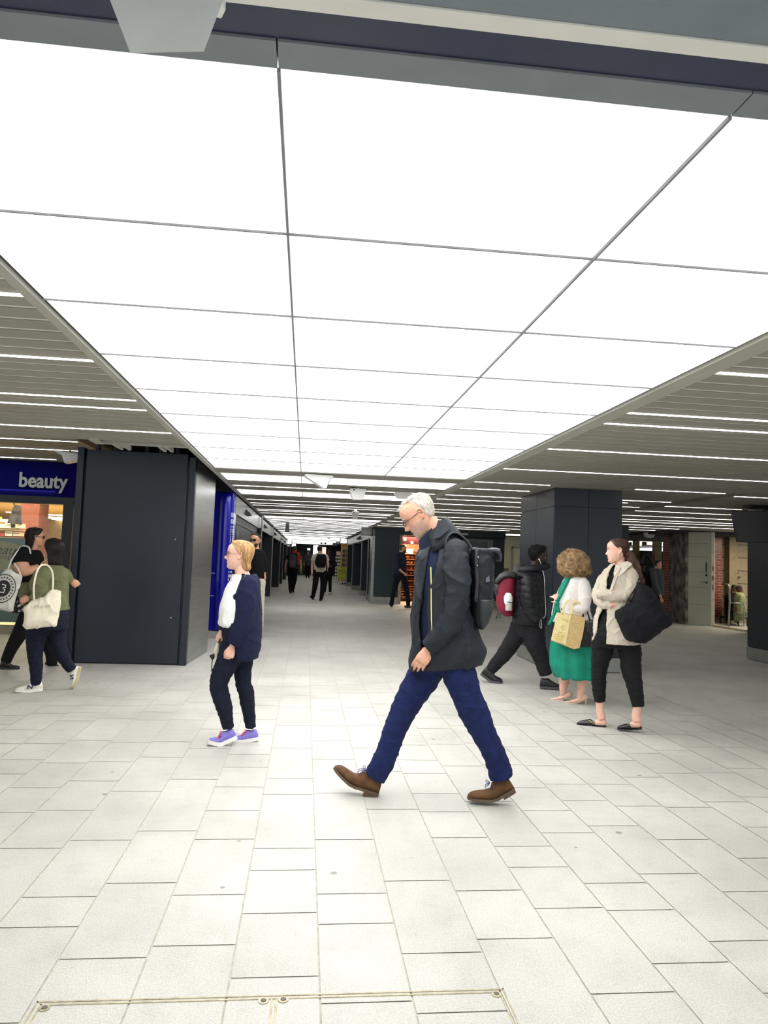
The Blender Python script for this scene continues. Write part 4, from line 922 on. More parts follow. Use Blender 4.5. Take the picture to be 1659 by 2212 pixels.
def hand(wr, tip, back, size=.185, curl=.35, thumb=1, spread=1.0, tcurl=.4, tout=.72, wrist_r=.026, curls=None):
    """wr, tip: world points; back: direction the back of the hand faces; thumb: +1/-1 side"""
    mb = []; f = (tip-wr).normalized(); n = (back-f*back.dot(f)).normalized(); sd = f.cross(n)*thumb; k = size/.185
    def ring(c, u, v, a, b, n_=14): return [c+u*(a*math.cos(2*PI*i/n_))+v*(b*math.sin(2*PI*i/n_)) for i in range(n_)]
    rs = [ring(wr+f*d*k+n*h*k, sd, n, a*k, b*k) for d, h, a, b in ((-.03, 0, wrist_r*.95, .021), (0, 0, wrist_r, .019), (.02, .001, .031, .018), (.05, .002, .040, .0165), (.078, .002, .041, .014), (.095, .0, .036, .010))]
    m = MB(); m.loft(rs); mb.append(m)
    Ls = (.072, .080, .075, .058); xs_ = (.030, .0105, -.009, -.028)
    cu = curls or [curl*(1+.12*i) for i in range(4)]
    for i, (L_, x) in enumerate(zip(Ls, xs_)):
        p = wr+f*((.086-(.006 if i == 3 else 0))*k)+sd*(x*k)-n*(.001*k); a = .25*cu[i]; d0 = (f+sd*(x*1.6*spread)).normalized(); pts = [p-d0*.012*k]; rr = [.0088*k]; pts.append(p); rr.append(.0092*k)
        for j, (q, r_) in enumerate(((.46, .0085), (.30, .0078), (.24, .0066))):
            a += cu[i]*(.9 if j else .8); d = (d0*math.cos(a)-n*math.sin(a)); mid = p+d*(L_*q*k*.5); p = p+d*(L_*q*k); pts += [mid, p]; rr += [(r_-.0004)*k, r_*k]
        rr[-1] *= .72
        m = MB(); m.tube(pts, rr, 9); mb.append(m); m = MB(); m.ball(p, rr[-1]*.98, n=8); mb.append(m)
    p = wr+f*.028*k+sd*.026*k-n*.006*k; d = (f*.62+sd*tout-n*.25).normalized(); pts = [p-d*.01*k, p]; rr = [.013*k, .0125*k]
    for q, r_, b_ in ((.036, .0115, .0), (.030, .0098, tcurl), (.022, .0075, tcurl*.6)):
        d = (d-sd*b_*.8-n*b_*.3+f*b_*.3).normalized(); p = p+d*q*k; pts.append(p); rr.append(r_*k)
    m = MB(); m.tube(pts, rr, 9); mb.append(m); m = MB(); m.ball(p, rr[-1]*.98, n=8); mb.append(m)
    return mb

SH = {  # t, top height, half width  (fractions of the length)
 'derby':  [(0, .18, .055), (.03, .30, .09), (.10, .34, .108), (.22, .335, .11), (.33, .33, .112), (.42, .30, .12), (.52, .25, .135), (.65, .195, .15), (.78, .17, .148), (.90, .145, .12), (.97, .10, .075), (1, .05, .02)],
 'trainer': [(0, .16, .06), (.03, .29, .10), (.10, .33, .12), (.22, .31, .12), (.34, .34, .118), (.44, .31, .125), (.55, .26, .14), (.68, .21, .155), (.80, .175, .15), (.92, .14, .12), (.98, .10, .07), (1, .06, .02)],
 'loafer': [(0, .10, .05), (.03, .21, .085), (.12, .22, .10), (.25, .17, .11), (.40, .155, .12), (.5, .20, .13), (.62, .19, .14), (.75, .155, .135), (.88, .12, .11), (.96, .08, .06), (1, .04, .015)],
 'pump':   [(0, .12, .05), (.04, .22, .08), (.14, .20, .09), (.28, .13, .10), (.45, .10, .11), (.6, .11, .13), (.72, .12, .135), (.84, .10, .10), (.94, .07, .05), (1, .03, .012)],
 'boot':   [(0, .3, .07), (.03, .50, .12), (.12, .56, .135), (.28, .54, .13), (.40, .42, .13), (.5, .32, .14), (.65, .24, .155), (.80, .20, .155), (.92, .16, .125), (.98, .1, .07), (1, .06, .02)]}
def shoe(P, pts, style, m_up, m_sole, hw=1.0, sole_t=.09, heel=0.0, heel_f=.28, laces=None, lift=0.0, label=None, name='shoe', stiletto=0, m_lace=None, lace_n=4, bow=True, tall=None):
    Q = [P.w(*p) for p in pts]                 # heel, (ball), toe of the sole line
    if len(Q) == 2: Q = [Q[0], Q[0].lerp(Q[1], .62), Q[1]]
    L_ = (Q[1]-Q[0]).length+(Q[2]-Q[1]).length; fb = (Q[1]-Q[0]).length/L_
    side0 = None
    def path(t):
        s_ = .12
        def lin_(t): return Q[0].lerp(Q[1], t/fb) if t < fb else Q[1].lerp(Q[2], (t-fb)/(1-fb))
        return (lin_(max(0, t-s_/2))+lin_(min(1, t+s_/2)))/2 if s_ < t < 1-s_ else lin_(t)
    tot = (Q[2]-Q[0]).normalized(); up0 = (Vector((0, 0, 1))-tot*tot.z).normalized(); side = tot.cross(up0)
    def fr(t):
        a = path(max(0, t-.03)); b = path(min(1, t+.03)); T = (b-a).normalized(); return path(t), side.cross(T).normalized(), T
    tall = tall or {'loafer': 1.35, 'trainer': 1.2}.get(style, 1.0)
    prof = smooth_pts([[x[0], x[1]*tall, x[2]] for x in SH[style]], 2); st = sole_t*L_
    rings = []
    for t, h, wd in prof:
        c, up, T = fr(min(1, max(0, t))); wd = max(wd, .004)*L_*hw; h = max(h, .02)*L_; r_ = []
        for k in range(20):
            a = 2*PI*k/20; ca, sa = math.cos(a), math.sin(a)
            y = st*.5+(h-st*.5)*(.5+.5*sa) if sa > -2 else 0
            wf = abs(ca)**.75*math.copysign(1, ca)*(1-.28*max(0, sa)**2)
            r_.append(c+side*(wd*wf)+up*y)
        rings.append(r_)
    up_ = MB(); up_.loft(rings); o = P.piece(name, [up_], m_up, label=label)
    sr = []
    for t, h, wd in prof:
        c, up, T = fr(min(1, max(0, t))); wd = (max(wd, .004)*1.06+.006)*L_*hw
        sr.append([c+side*(wd*x)+up*y for x, y in ((-1, .0), (-1.0, st*.5), (-.96, st), (.96, st), (1.0, st*.5), (1, 0.0))])
    sm = MB(); sm.loft(sr)
    if heel:
        hr = []
        for t in (0.01, .06, .14, .22, heel_f):
            c, up, T = fr(t); wd = (.085 if t < .03 else .11)*L_*hw; hr.append([c+side*(wd*x)-up*y for x, y in ((-1, 0), (-.96, heel*L_), (.96, heel*L_), (1, 0))])
        sm.loft(hr)
    if stiletto:
        c, up, T = fr(.05); e = Vector((c.x, c.y, 0))+T*.01; d = (c-e)
        sm.tube([c+T*.012, c-d*.5+T*.006, e], [.016, .008, .0055], 10)
    P.sub('sole', sm, m_sole, o, smooth=False)
    if laces:
        lm = MB()
        for i in range(lace_n):
            t = .38+.055*i; c, up, T = fr(t); h = [x for x in prof if x[0] >= t][0][1]*L_; wd = .055*L_
            lm.tube([c+side*wd*.9+up*h*.90-T*.01, c+up*(h*1.03), c-side*wd*.9+up*h*.90+T*.01], .0022, 6)
        if bow:
            c, up, T = fr(.36); h = .345*L_
            for sg in (-1, 1):
                b0 = c+up*h; lm.tube([b0, b0+side*sg*.02+up*.018+T*.01, b0+side*sg*.038+up*.012+T*.022, b0+side*sg*.028-up*.004+T*.018, b0], .002, 6); lm.tube([b0, b0+side*sg*.018+T*.03-up*.002, b0+side*sg*.03+T*.045-up*.02], .002, 6)
        P.sub('laces', lm, m_lace, o)
    return o
def bodymesh(P, lofts, m, voxel=.006, it=1): return P.piece('body', lofts, m, voxel=voxel, it=it)
def shrink(r, f):
    out = []
    for q in r: c = sum(q, Vector())/len(q); out.append([c+(p-c)*f for p in q])
    return out
def skin(name, rgb): return mat('skin_'+name, rgb, .55, var=.07, vs=14, bump=.06, bs=90, spec=.35)
def cloth(name, rgb, rough=.85, vs=30, var=.10, bump=.25, bs=240, **kw): return mat('cloth_'+name, rgb, rough, var=var, vs=vs, bump=bump, bs=bs, spec=.25, **kw)
# ================================================================ the people
SK = skin('pale', (208, 156, 130)); SKM = skin('medium', (206, 152, 122)); SKD = skin('dark', (48, 34, 28)); SKB = skin('brown', (92, 62, 48)); SKP = skin('rosy', (222, 176, 156))
GLASS = glassmat('spectacle_lens', (.86, .88, .88)); DARKL = mat('sunglass_lens', (14, 15, 18), .12)
WSOLE = mat('white_rubber', (226, 226, 220), .6, var=.05); BSOLE = mat('black_rubber', (22, 22, 24), .6)

# ---------------------------------------------------------------- old man in the middle
P = Person('tall white haired man with glasses striding left, head bowed, in dark jacket and blue jeans', 935, 1729)
JK = cloth('dark_waxed', (30, 35, 41), .6, vs=9, var=.18, bump=.22, bs=220); NV = cloth('navy_fleece', (24, 34, 56), .95)
BJ = cloth('blue_jean', (21, 31, 74), .85, vs=22, var=.22, bump=.35, bs=320)
H = Head(P, 904, 1114, 88, face_deg=4, pitch=38, off=0.0)
hn = hand(P.w(930, 1401, -.17), P.w(897, 1446, -.19), -P.v+P.r*-.25, size=.195, curl=.42, thumb=1, curls=[.40, .34, .38, .42], wrist_r=.03, tout=.05, tcurl=.5)
fhn = hand(P.w(930, 1390, .20), P.w(915, 1430, .21), P.v, size=.19, curl=.5, thumb=-1)
front = [(940, 1415, .04, 36, 38), (914, 1462, .06, 36, 36), (888, 1505, .06, 31, 31), (866, 1548, .05, 27, 27), (850, 1585, .04, 24.5, 26), (838, 1620, .03, 24, 26), (824, 1652, .02, 24.5, 25), (810, 1678, .02, 23, 24)]
rear = [(980, 1412, -.05, 36, 38), (995, 1462, -.06, 35, 36), (1011, 1510, -.06, 31, 32), (1028, 1548, -.05, 30, 30), (1042, 1578, -.04, 27, 28), (1060, 1612, -.03, 24, 26), (1075, 1648, -.01, 24, 25), (1083, 1678, 0, 24.5, 25)]
tor = [(1170, 915, 962, 26), (1190, 908, 1000, 44), (1220, 905, 1014, 62), (1265, 900, 1018, 66), (1310, 897, 1014, 66), (1360, 898, 1018, 66), (1410, 900, 1020, 64), (1440, 905, 1022, 58)]
arm = [(985, 1190, -.17, 24, 22), (987, 1230, -.20, 27, 25), (988, 1275, -.21, 26, 25), (982, 1318, -.21, 26, 25), (966, 1352, -.20, 25, 24), (944, 1380, -.19, 22, 22), (927, 1400, -.175, 19, 19)]
farm = [(975, 1195, .17, 22, 22), (972, 1260, .22, 24, 24), (955, 1320, .22, 22, 22), (935, 1375, .20, 17, 17)]
ns = H.mesh(nose=1.3, brow=1.5)
bodymesh(P, [ns]+H.ears()+[H.neck(P.w(958, 1178, 0))]+hn+fhn+[P.limb(front, grow=.72), P.limb(rear, grow=.72), P.slab(tor, grow=.8), P.limb(arm, grow=.6), P.limb(farm, grow=.6)], SK, voxel=.0042)
H.details(lipc=(190, 122, 110), browc=(170, 160, 150), eye=False)
# hair, beard
WH = mat('white_hair', (222, 216, 206), .7, var=.12, vs=40)
hb = H.hair([(.995, .0015, 0), (.9, .002, 30), (.78, .003, 84), (.62, .004, 96), (.40, .005, 100), (.15, .007, 100), (-.1, .006, 106), (-.3, .005, 118), (-.42, .002, 130)], inner=.95, noise_a=.0022, nf=34)
ho = P.piece('hair', [hb], WH); P.sub('loose_strands', H.strands(n=900, r=.0009, lift=.008, jit=.03, seed=2, ln=.14, frac=(.0, 1.2)), WH, ho)
mb = MB(); rg = random.Random(3)
for _ in range(2600):
    th = rg.uniform(-1.55, 1.55); ze = rg.uniform(-.98, -.18); 
    if ze > -.36 and abs(th) < .85: continue
    if abs(th) < .25 and -.60 < ze < -.40: continue
    p = face(hp(th, ze)); n_ = Vector((p.x, p.y, -.01)).normalized(); q = p+n_*rg.uniform(.002, .006)+Vector((0, 0, -.005)); mb.tube([H.m(*p), H.m(*q)], [.0006, .0002], 3, cap=False)
P.piece('beard', [mb], mat('grey_beard', (214, 198, 184), .8))
mb = MB()
for _ in range(60):   # wisps at the forehead
    th = rg.uniform(-.7, .7); ze = rg.uniform(.72, .98); p = hp(th, ze); n_ = Vector((p.x*.4, p.y+.02, p.z*.6)).normalized(); q = p+n_*.006; e = q+n_*rg.uniform(.004, .010)+Vector((0, rg.uniform(0, .006), -.002)); mb.tube([H.m(*p), H.m(*q), H.m(*e)], [.0007, .0006, .0002], 3, cap=False)
P.sub('forehead_wisps', mb, WH, ho)
H.glasses(None, mat('dark_red_frame', (52, 26, 30), .35), GLASS, r=.0195, thick=.0019, square=.18, drop=-.002, ly=.100)
# trousers, shoes
fd = folds(.0055, 7, (1.0, 1.0, 1.7), .0006, .6, 1)
P.piece('trousers', [P.limb(front, wr=.02, seed=1), P.limb(rear, wr=.02, seed=2), P.slab([(1400, 925, 1005, 42), (1425, 918, 1006, 42), (1450, 920, 1004, 38)])], BJ, voxel=.0065, it=4, fold=fd)
SUE = mat('brown_suede', (92, 62, 34), .9, var=.22, vs=26, bump=.3, bs=300); BRS = mat('brown_sole', (84, 66, 48), .7)
LB = mat('blue_lace', (92, 92, 150), .8)
shoe(P, [(818, 1716, .02), (760, 1697, .02), (720, 1659, .02)], 'derby', SUE, BRS, sole_t=.045, heel=.07, laces=True, m_lace=LB)
shoe(P, [(1112, 1704, 0), (1070, 1729, 0), (1009, 1725, 0)], 'derby', SUE, BRS, sole_t=.045, heel=.05, laces=True, m_lace=LB)
# fleece and jacket
P.piece('fleece', [P.slab([(1176, 915, 968, 34), (1196, 909, 1000, 46), (1225, 907, 1010, 60), (1270, 905, 1012, 64), (1320, 904, 1010, 62), (1370, 904, 1010, 60), (1396, 905, 1010, 58)])], NV, fold=folds(.004, 8, (1, 1, .5), .001, .4, 4))
jt = [(1170, 930, 985, 36, .0, 58, 84), (1188, 906, 1003, 52, 0, 56, 84), (1212, 901, 1016, 66, 0, 52, 80), (1250, 898, 1021, 72, 0, 46, 70), (1300, 892, 1014, 72, 0, 42, 63), (1345, 890, 1026, 72, 0, 41, 62), (1385, 890, 1040, 72, 0, 42, 62), (1412, 885, 1050, 72, 0, 38, 55), (1440, 884, 1040, 66, 0, 34, 44)]
P.piece('jacket', [P.shell(jt, 42, 67, th=.016, tilt=.10), P.limb(arm, wr=.03, seed=3, dome=True), P.limb(farm)], JK, voxel=.0062, it=4, fold=folds(.014, 5.5, (1.0, 1.0, .62), .0008, .6, 9))
mb = MB(); mb.tube([P.w(x, y, o) for x, y, o in ((930.5, 1225, -.185), (931.5, 1260, -.196), (931.5, 1300, -.202), (932, 1335, -.212), (933, 1362, -.222))], .0032, 8)
P.piece('zip_edge', [mb], mat('lime_zip', (216, 208, 130), .5))
# collars
def collar(pts_top, pts_bot, th, m, name):
    mb = MB(); n = len(pts_top); ax = sum((Vector(p) for p in pts_top), Vector())/n; rings = []
    for a, b in zip(pts_top, pts_bot):
        d = (a-ax); d.z = 0; d = d.normalized()*th; md = a.lerp(b, .5); rings.append([a, a.lerp(b, .33), a.lerp(b, .66), b, b-d, b.lerp(a, .5)-d, a-d])
    mb.loft(rings); return P.piece(name, [mb], m)
def ell(cx, cy, ax_, dp, slope, a0, a1, n=22, off=0):
    out = []
    for i in range(n):
        t = math.radians(a0+(a1-a0)*i/(n-1)); x = -math.cos(t)*ax_; out.append(P.w(cx+x, cy+slope*x, off-math.sin(t)*dp))
    return out
collar(ell(931, 1143, 27, .088, -.92, -80, 95), ell(947, 1190, 40, .12, -.5, -80, 95), .010, NV, 'fleece_collar')
cj = collar(ell(937, 1142, 30, .100, -.86, 62, 280), ell(955, 1184, 50, .15, -.42, 66, 280), .008, JK, 'jacket_collar')
mb = MB(); q = [P.w(x, y, o) for x, y, o in ((946, 1124, -.100), (962, 1121, -.075), (974, 1140, -.11), (950, 1161, -.155), (935, 1164, -.160))]
mb.prism(q, P.v*.010); P.sub('collar_point', mb, JK, cj, smooth=False)
mb = MB(); w0 = P.w(918, 1441, -.19); mb.tube([P.w(914.5, 1429, -.217), P.w(920, 1431.5, -.217)], .0022, 8); P.piece('ring', [mb], mat('gold', (214, 170, 96), .25, .9))

def pack(P, label, lofts, m, straps, sm, extra=None, group=None, voxel=.008, name='backpack', cat='backpack', org=None, fold=None):
    t = thing(name, org if org is not None else P.w(*extra['at']), label, cat, group)
    class Q: pass
    mb = MB()
    for l in lofts:
        if isinstance(l, MB): mb.add(l.v, l.f)
        else: mb.loft(l)
    b = build('body', mb, m, t, smooth=True)
    if voxel: remesh(b, voxel, 3, fold)
    for s_ in straps:
        mb = MB(); pts = [P.w(*p[:3]) for p in s_['p']]; pts = [Vector(v) for v in smooth_pts([list(p) for p in pts], 4)]
        rings = []
        for i, p in enumerate(pts):
            T = (pts[min(i+1, len(pts)-1)]-pts[max(i-1, 0)]).normalized(); wv = Vector(s_.get('wd', P.v)); wv = (wv-T*wv.dot(T)).normalized(); u = T.cross(wv); a, b_ = s_['w'], s_['t']
            rings.append([p+wv*a*x+u*b_*y for x, y in ((-1, -.6), (-.8, -1), (.8, -1), (1, -.6), (1, .6), (.8, 1), (-.8, 1), (-1, .6))])
        mb.loft(rings); build(s_.get('n', 'strap'), mb, sm, t, smooth=True)
    return t
BK = cloth('black_nylon', (26, 28, 32), .5, vs=12, var=.2); BKG = cloth('grey_black_nylon', (48, 50, 56), .45, vs=12, var=.2)
tp = pack(P, 'black roll-top backpack worn by the white haired man in the dark jacket',
     [P.slab([(1192, 1016, 1066, 44), (1215, 1016, 1066, 48), (1245, 1016, 1066, 50), (1285, 1017, 1064, 50), (1325, 1018, 1060, 48), (1350, 1022, 1050, 40)], ex=3.2),
      P.slab([(1186, 1016, 1070, 46), (1194, 1016, 1074, 46), (1202, 1020, 1072, 40)], ex=3)], BK,
     [{'p': [(966, 1205, -.16), (962, 1180, -.165), (966, 1162, -.15), (978, 1152, -.12), (993, 1156, -.09), (1010, 1170, -.08), (1021, 1190, -.09)], 'w': .024, 't': .006, 'n': 'strap'},
      {'p': [(1030, 1186, -.14), (1029, 1215, -.15), (1031, 1250, -.15), (1028, 1300, -.15)], 'w': .010, 't': .003, 'wd': P.r, 'n': 'side_strap'}], BKG, {'at': (1040, 1360, 0)}, fold=folds(.006, 8, (1, 1, 1), .001, .6, 5))
mb = MB(); mb.loft(P.limb([(1054, 1191, 0, 6, 44), (1066, 1190, 0, 7, 44), (1076, 1193, 0, 8, 43)], ex=3)); mb.loft(P.limb([(1074, 1192, 0, 6, 43), (1078, 1203, 0, 5, 42), (1077, 1212, 0, 4, 40)], ex=3)); build('rolled_top', mb, BKG, tp, smooth=True)
mb = MB(); mb.loft(P.slab([(1293, 1022, 1066, 53), (1315, 1022, 1064, 54), (1340, 1026, 1056, 48), (1357, 1034, 1046, 36)], ex=2.6)); build('bottom_pocket', mb, mat('mesh_pocket', (36, 40, 42), .5), tp, smooth=True)
mb = MB(); mb.prism([P.w(x, y, -.16) for x, y in ((1049, 1250), (1057, 1243), (1058, 1256), (1050, 1258))], P.v*.01); build('tag', mb, mat('tag_grey', (84, 88, 98), .5), tp)
for x, y in ((1033, 1204), (1031, 1222)):
    mb = MB(); mb.ball(P.w(x, y, -.158), .006, n=8); build('stud', mb, STEEL, tp, smooth=True)
# ---------------------------------------------------------------- woman in navy cardigan
P = Person('woman with a blonde bob, navy cardigan, white blouse and purple trainers walking left', 503, 1606)
H = Head(P, 515, 1200, 63, face_deg=-3, pitch=-3)
CG = cloth('navy_knit', (24, 28, 56), .95, vs=40, var=.15, bump=.5, bs=300); SHW = cloth('white_blouse', (232, 232, 230), .8, var=.03); NJ = cloth('dark_navy_jean', (16, 20, 38), .85, var=.2)
fr_ = [(507, 1390, -.03, 27, 27), (492, 1428, -.05, 25, 24), (473, 1472, -.05, 19.5, 20), (477, 1500, -.05, 19, 19), (485, 1530, -.05, 17, 17), (491, 1560, -.05, 12.5, 13), (493, 1573, -.05, 12, 12)]
re_ = [(524, 1392, .05, 27, 27), (524, 1432, .06, 22, 22), (525, 1472, .06, 17.5, 18), (532, 1500, .06, 16.5, 17), (536, 1530, .06, 14.5, 15), (540, 1558, .06, 12, 12), (541, 1572, .06, 11.5, 12)]
arm = [(538, 1262, -.13, 20, 17), (532, 1300, -.16, 21, 19), (527, 1340, -.165, 20, 19), (518, 1368, -.16, 19, 18), (506, 1392, -.155, 13.5, 15)]
farm = [(520, 1265, .13, 17, 17), (508, 1310, .15, 18, 17), (490, 1345, .15, 15, 14), (480, 1362, .14, 11, 11)]
tor = [(1250, 506, 552, 34), (1275, 490, 558, 46), (1310, 478, 562, 50), (1350, 476, 562, 48), (1395, 486, 560, 50)]
hn = hand(P.w(502, 1396, -.155), P.w(494, 1422, -.16), -P.v+P.r*.1, size=.165, curl=.95, thumb=1, tout=.3, tcurl=.7, curls=[.8, .85, .9, .95])
h2 = hand(P.w(479, 1362, .13), P.w(473, 1386, .12), -P.v-P.r, size=.165, curl=.9, thumb=1)
bodymesh(P, [H.mesh(nose=1.15, chin=.6)]+H.ears()+[H.neck(P.w(527, 1252, 0), .050, .062)]+hn+h2+[P.limb(fr_, grow=.8), P.limb(re_, grow=.8), P.slab(tor, grow=.84), P.limb(arm, grow=.6), P.limb(farm, grow=.6)], SKP, voxel=.0045)
H.details(lipc=(190, 124, 116), browc=(150, 110, 80)); H.glasses(None, mat('thin_bronze_frame', (110, 80, 66), .35, .4), glassmat('spectacle_tint', (.62, .52, .50)), r=.019, thick=.001, drop=.0)
BL = mat('blonde_hair', (170, 124, 74), .55, vs=50, rgb2=(224, 186, 134), th=(.3, .7), aniso=(1, 1, .12))
hm = H.hair([(.995, .010, 0), (.88, .016, 0), (.72, .020, 52), (.5, .021, 72), (.25, .022, 84), (0, .023, 98), (-.3, .026, 112), (-.6, .030, 122), (-.85, .026, 130), (-.98, .012, 138)], noise_a=.004, nf=14, back=.25)
ho = P.piece('hair', [hm], BL); P.sub('strands', H.strands(n=700, r=.0011, lift=.003, jit=.06, seed=4), BL, ho); P.sub('dark_under_strands', H.strands(n=120, r=.0012, lift=.002, jit=.05, seed=9, frac=(.35, .9)), mat('brown_under_hair', (122, 78, 50), .6), ho)
P.piece('trousers', [P.limb(fr_), P.limb(re_), P.slab([(1352, 480, 558, 47), (1375, 480, 556, 50), (1400, 488, 552, 48), (1425, 492, 545, 38)])], NJ, voxel=.008, it=3, fold=folds(.006, 10, (1, 1, 2.2), .0008, .6, 3))
P.piece('blouse', [P.slab([(1242, 506, 534, 23), (1254, 497, 543, 36), (1285, 483, 552, 45), (1312, 474.5, 552, 49), (1335, 473, 552, 50), (1349, 472, 550, 49), (1355, 482, 545, 40)])], SHW, voxel=.007, it=3, fold=folds(.007, 9, (1, 1, .6), .0005, .6, 8))
cg = [(1241, 522, 553, 34, 0, 40, 62), (1255, 512, 560, 48, 0, 50, 66), (1285, 497, 562, 54, 0, 52, 66), (1320, 487, 564, 56, 0, 56, 69), (1355, 484, 566, 57, 0, 57, 69), (1390, 492, 563, 56, 0, 53, 64), (1420, 500, 557, 52, 0, 50, 60)]
P.piece('cardigan', [P.shell(cg, -50, 62, th=.014), P.limb(arm), P.limb(farm)], CG, voxel=.0068, it=3, fold=folds(.009, 7, (1, 1, .5), .0012, .6, 2))
mb = MB(); mb.tube([P.w(503, 1240, -.05), P.w(500, 1252, -.075), P.w(499, 1260, -.08)], [.004, .006, .003], 8); P.piece('necklace', [mb], mat('rose_pendant', (196, 160, 160), .4))
PUR = mat('purple_mesh', (128, 116, 196), .7, vs=90, var=.15, bump=.2); CORAL = mat('coral_lace', (244, 84, 92), .7)
shoe(P, [(513, 1595, -.05), (478, 1611, -.05), (447, 1605, -.05)], 'trainer', PUR, WSOLE, sole_t=.12, laces=True, m_lace=CORAL, lace_n=5)
shoe(P, [(559, 1598, .06), (525, 1604, .06), (497, 1602, .06)], 'trainer', PUR, WSOLE, sole_t=.12, laces=True, m_lace=CORAL, lace_n=5)
t = thing('hand_bag', P.w(474, 1400, .12), 'small black bag with pale fur and dangling straps held in the cardigan woman\'s far hand', 'bag')
mb = MB(); mb.loft(P.limb([(482, 1392, .10, 9, 12), (486, 1408, .10, 12, 14), (485, 1425, .10, 9, 12)])); build('pouch', mb, BLACK, t, smooth=True)
mb = MB(); mb.loft(P.limb([(470, 1392, .10, 4, 5), (468, 1406, .10, 6, 7), (468, 1420, .10, 3, 4)])); o = build('fur_charm', mb, mat('cream_fur', (214, 204, 186), .9, bump=.6, bs=120), t, smooth=True)
for k, q in enumerate((((478, 1378), (474, 1386), (470, 1398), (462, 1412), (460, 1424)), ((475, 1380), (468, 1396), (460, 1418), (458, 1432), (457, 1450)), ((480, 1380), (484, 1390), (478, 1400), (470, 1396)))):
    mb = MB(); mb.tube([P.w(x, y, .10) for x, y in q], .004, 6); build('strap', mb, mat('grey_strap', (60, 56, 54), .6) if k else BLACK, t, smooth=True)
mb = MB(); mb.loft(P.limb([(458, 1416, .10, 6, 3), (460, 1424, .10, 3, 3)])); build('tassel', mb, BLACK, t)

# ---------------------------------------------------------------- woman in beige blazer
P = Person('woman with dark brown hair, beige blazer and folded arms, in cropped black trousers and loafers', 1320, 1574)
H = Head(P, 1333, 1190.5, 55.5, face_deg=8, pitch=2)
BZ = cloth('beige_linen', (190, 180, 163), .85, var=.05, vs=20); BT = cloth('black_trouser', (17, 17, 20), .8, vs=20, var=.2)
fr_ = [(1305, 1370, 0, 29, 28), (1300, 1410, .02, 23.5, 24), (1294, 1448, .04, 17.5, 19), (1294, 1482, .05, 15.5, 17), (1296, 1516, .05, 12, 14)]
re_ = [(1352, 1372, .0, 31, 30), (1361, 1410, -.02, 24, 25), (1364, 1450, -.03, 21, 21), (1372, 1485, -.04, 17, 18), (1378.5, 1526, -.05, 13, 14)]
arm = [(1361, 1240, -.10, 15.5, 17), (1363, 1262, -.13, 17, 17), (1357, 1284, -.15, 14, 15), (1330, 1288, -.17, 12.5, 14), (1305, 1283, -.17, 12, 13), (1291, 1283, -.15, 10, 11)]
farm = [(1316, 1240, .10, 15, 15), (1298, 1266, .08, 14, 14), (1292, 1290, .0, 13, 14), (1303, 1303, -.10, 12, 12), (1323, 1306, -.17, 10.5, 11)]
tor = [(1232, 1312, 1366, 30), (1255, 1302, 1374, 42), (1290, 1302, 1374, 40), (1325, 1306, 1368, 36), (1360, 1302, 1376, 40)]
ank = [P.limb([(1296, 1500, .05, 11, 11), (1296, 1525, .05, 9, 9.5), (1297, 1540, .05, 9.5, 10), (1300, 1553, .05, 10, 11)]), P.limb([(1378, 1505, -.05, 11, 11), (1376, 1530, -.05, 9, 9.5), (1374, 1545, -.05, 9.5, 10), (1376, 1558, -.05, 10, 11)])]
foot = [P.limb([(1303, 1560, .05, 8, 9), (1285, 1561, .05, 6, 9)]), P.limb([(1378, 1564, -.05, 8, 9), (1362, 1566, -.05, 6, 9)])]
h2 = hand(P.w(1322, 1306, -.18), P.w(1336, 1300, -.15), -P.v+Vector((0, 0, 1)), size=.165, curl=.5, thumb=1)
bodymesh(P, [H.mesh(nose=1.0, chin=.9, lip=1.25)]+H.ears()+[H.neck(P.w(1342, 1234, 0), .047, .060)]+ank+foot+h2+[P.limb(fr_, grow=.75), P.limb(re_, grow=.75), P.slab(tor, grow=.8), P.limb(arm, grow=.6), P.limb(farm, grow=.6)], SKP, voxel=.0048)
H.details(lipc=(204, 128, 116), browc=(70, 48, 38))
BR = mat('brown_hair', (50, 32, 26), .5, vs=40, rgb2=(92, 58, 44), th=(.35, .75), aniso=(1, 1, .15))
hm = H.hair([(.995, .006, 0), (.88, .009, 0), (.72, .011, 50), (.5, .011, 66), (.3, .011, 80), (.12, .011, 94), (-.1, .012, 108), (-.35, .010, 128), (-.5, .006, 146)], noise_a=.002, nf=14)
bun = P.limb([(1352, 1196, .01, 10, 12), (1360, 1204, .02, 13, 14), (1367, 1216, .02, 13, 14), (1374, 1232, .02, 11, 12), (1378, 1248, .02, 8, 9), (1379, 1262, .02, 4, 5)])
mb = MB(); mb.loft(bun)
for v in mb.v: v += Vector((fbm(v, 22), fbm(v+Vector((5, 0, 0)), 22), fbm(v+Vector((0, 7, 0)), 22)))*.014
ho = P.piece('hair', [hm, mb], BR); P.sub('strands', H.strands(n=420, r=.0009, lift=.002, jit=.03, seed=5), BR, ho)
mb = MB(); rg = random.Random(8)
for _ in range(420):   # loose curls of the ponytail
    y = rg.uniform(1196, 1250); x = 1356+(y-1196)*.42+rg.uniform(-12, 14); o = rg.uniform(-.06, .09); ph = rg.random()*6; A_ = rg.uniform(1, 3.2)
    mb.tube([P.w(x+A_*math.sin(ph+i*1.1)+i*.5, y+i*3.6, o+.008*math.cos(ph+i)) for i in range(7)], [.0006, .001, .001, .001, .001, .0008, .0003], 3, cap=False)
P.sub('curly_ponytail', mb, mat('auburn_ends', (104, 72, 52), .5), ho)
